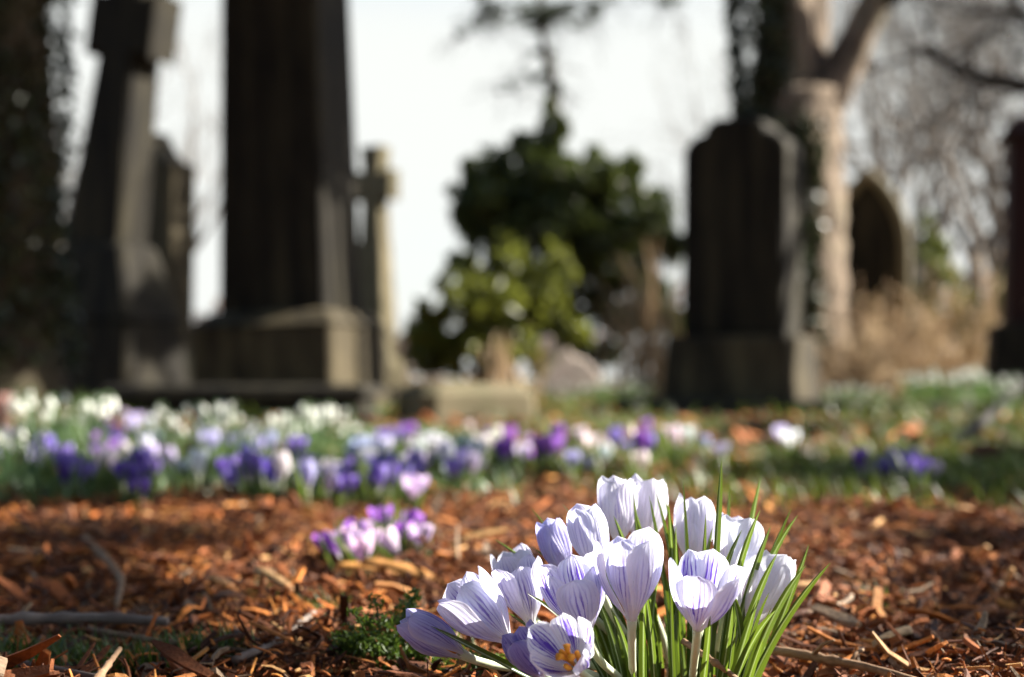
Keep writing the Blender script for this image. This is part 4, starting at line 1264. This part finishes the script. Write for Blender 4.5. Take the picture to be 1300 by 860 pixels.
def mossy(x, y):
    k = 0 * x
    for (px, py, rx) in ((60, 850, 95), (250, 848, 45), (335, 768, 20), (420, 790, 22), (1120, 775, 14), (150, 858, 60), (560, 852, 40)):
        D = CAM_Z * FPX / (py - 480.4); cx = X(px, D); r = px2m(rx, D)
        k = np.maximum(k, np.exp(-(((x - cx) / r) ** 2 + ((y - D) / (r * .8)) ** 2) * 1.3))
    return k
grass('moss', 60000, .66, 1.0, .010, .026, mossy, 'green moss growing in patches over the bark chips', 'moss', .05, .0018)

# ------------------------------------------------------------------ weeds, sticks
def weed(px, D, hpx, label, n=12, wpx=40):
    x = X(px, D); g = G1(x, D)
    o = empty('feathery_weed', (x, D, g), label, 'weed')
    st, lf = MB(), MB()
    for i in range(n):
        hgt = px2m(hpx, D) * rng.uniform(.45, 1.05)
        a = rng.normal(size=2) * [px2m(wpx, D), .012]
        b = np.array([x + a[0] * .2, D + a[1] * .2, g + .002]); t = b + [a[0], a[1], hgt]
        p = bez(b, b + [a[0] * .2, a[1] * .2, hgt * .6], t, 12)
        tube(st, p, np.linspace(.0009, .0004, 12), 4, cap=False)
        for j in range(3, 12):
            for sgn in (-1, 1):
                dr = np.array([sgn * rng.uniform(.5, 1), rng.normal() * .7, rng.uniform(.1, .6)]); dr /= np.linalg.norm(dr)
                Lf = .0075 * (1.25 - j / 13)
                tube(st, [p[j], p[j] + dr * Lf], [.0004, .0003], 3, cap=False)
                cs = np.array([p[j] + dr * Lf * q + rng.normal(size=3) * .0014 for q in (.5, .8, 1.0, 1.15, .7)])
                leaves(lf, cs, .0040, .4)
    st.build('stem', M['weed'], o); lf.build('leaf', M['weed'], o, False)
weed(488, .715, 98, 'feathery green weed with finely cut leaves left of the foreground clump', 7, 26)
weed(452, .73, 55, 'small feathery green weed just left of the taller feathery weed', 5, 22)
weed(630, .69, 45, 'low feathery green weed under the leaning crocuses', 7, 26)
weed(520, .72, 52, 'small feathery green weed just right of the taller feathery weed', 8, 18)

def stick(name, pts, r0, r1, mat, label, side=None, lift=.008):
    q = []
    for px, py, z in pts:
        D = (CAM_Z - z - lift * .5) * FPX / (py - 480.4)
        q.append((X(px, D), D, z + lift * .5))
    q = np.array(q, float)
    n = 22
    tt = np.linspace(0, 1, len(q)); s = np.stack([np.interp(np.linspace(0, 1, n), tt, q[:, i]) for i in range(3)], 1)
    for _ in range(2): s[1:-1] = (s[:-2] + 2 * s[1:-1] + s[2:]) / 4
    rad = np.linspace(r0, r1, n) * (1 + rng.uniform(-.07, .07, n))
    for kx in rng.choice(np.arange(3, n - 3), 3, replace=False): rad[kx] *= 1.35
    mb = MB(); tube(mb, s, rad, 9, .06)
    if side:
        for (i, d, L) in side:
            d = np.array(d, float); d /= np.linalg.norm(d)
            tube(mb, [s[i], s[i] + d * L * .5 + [0, 0, .002], s[i] + d * L], [r1 * .7, r1 * .5, r1 * .3], 6, .05)
    return tag(mb.build(name, M[mat]), label, 'twig')
stick('twig', [(958, 822, .010), (1000, 826, .012), (1040, 834, .011), (1095, 844, .010), (1165, 864, .010)], .0024, .0019, 'stick', 'knobbly tan twig lying right of the foreground clump', [(9, (.3, -.8, .5), .022), (14, (.6, .5, .4), .012)])
stick('twig', [(866, 812, .030), (905, 838, .024), (945, 868, .012)], .0014, .0012, 'stick', 'thin brown twig stuck across the leaves at the front of the clump')
stick('twig', [(-40, 788, .012), (60, 784, .012), (140, 783, .013), (215, 788, .012)], .0036, .0026, 'pale_stick', 'thick grey stick lying across the left foreground')
stick('twig', [(300, 836, .008), (350, 815, .010), (400, 776, .012)], .0022, .0014, 'pale_stick', 'thin grey twig slanting up right of the thick grey stick')
stick('twig', [(110, 682, .010), (140, 712, .012), (158, 735, .012), (150, 770, .010)], .0028, .0018, 'stick', 'bent brown twig above the thick grey stick')
stick('twig', [(120, 868, .012), (138, 845, .016), (155, 822, .02)], .0020, .0012, 'stick', 'short tan twig standing up at the bottom left')
stick('twig', [(130, 800, .009), (200, 812, .009), (330, 826, .008)], .0017, .0012, 'stick', 'long thin straw twig below the thick grey stick')
stick('twig', [(-20, 832, .008), (40, 842, .008), (150, 862, .008)], .0022, .0016, 'pale_stick', 'grey twig in the moss at the bottom left corner')
stick('twig', [(1215, 560, .02), (1250, 535, .05), (1275, 505, .09), (1300, 490, .11)], .014, .008, 'twig', 'dark curved branch on the ground by the right edge')
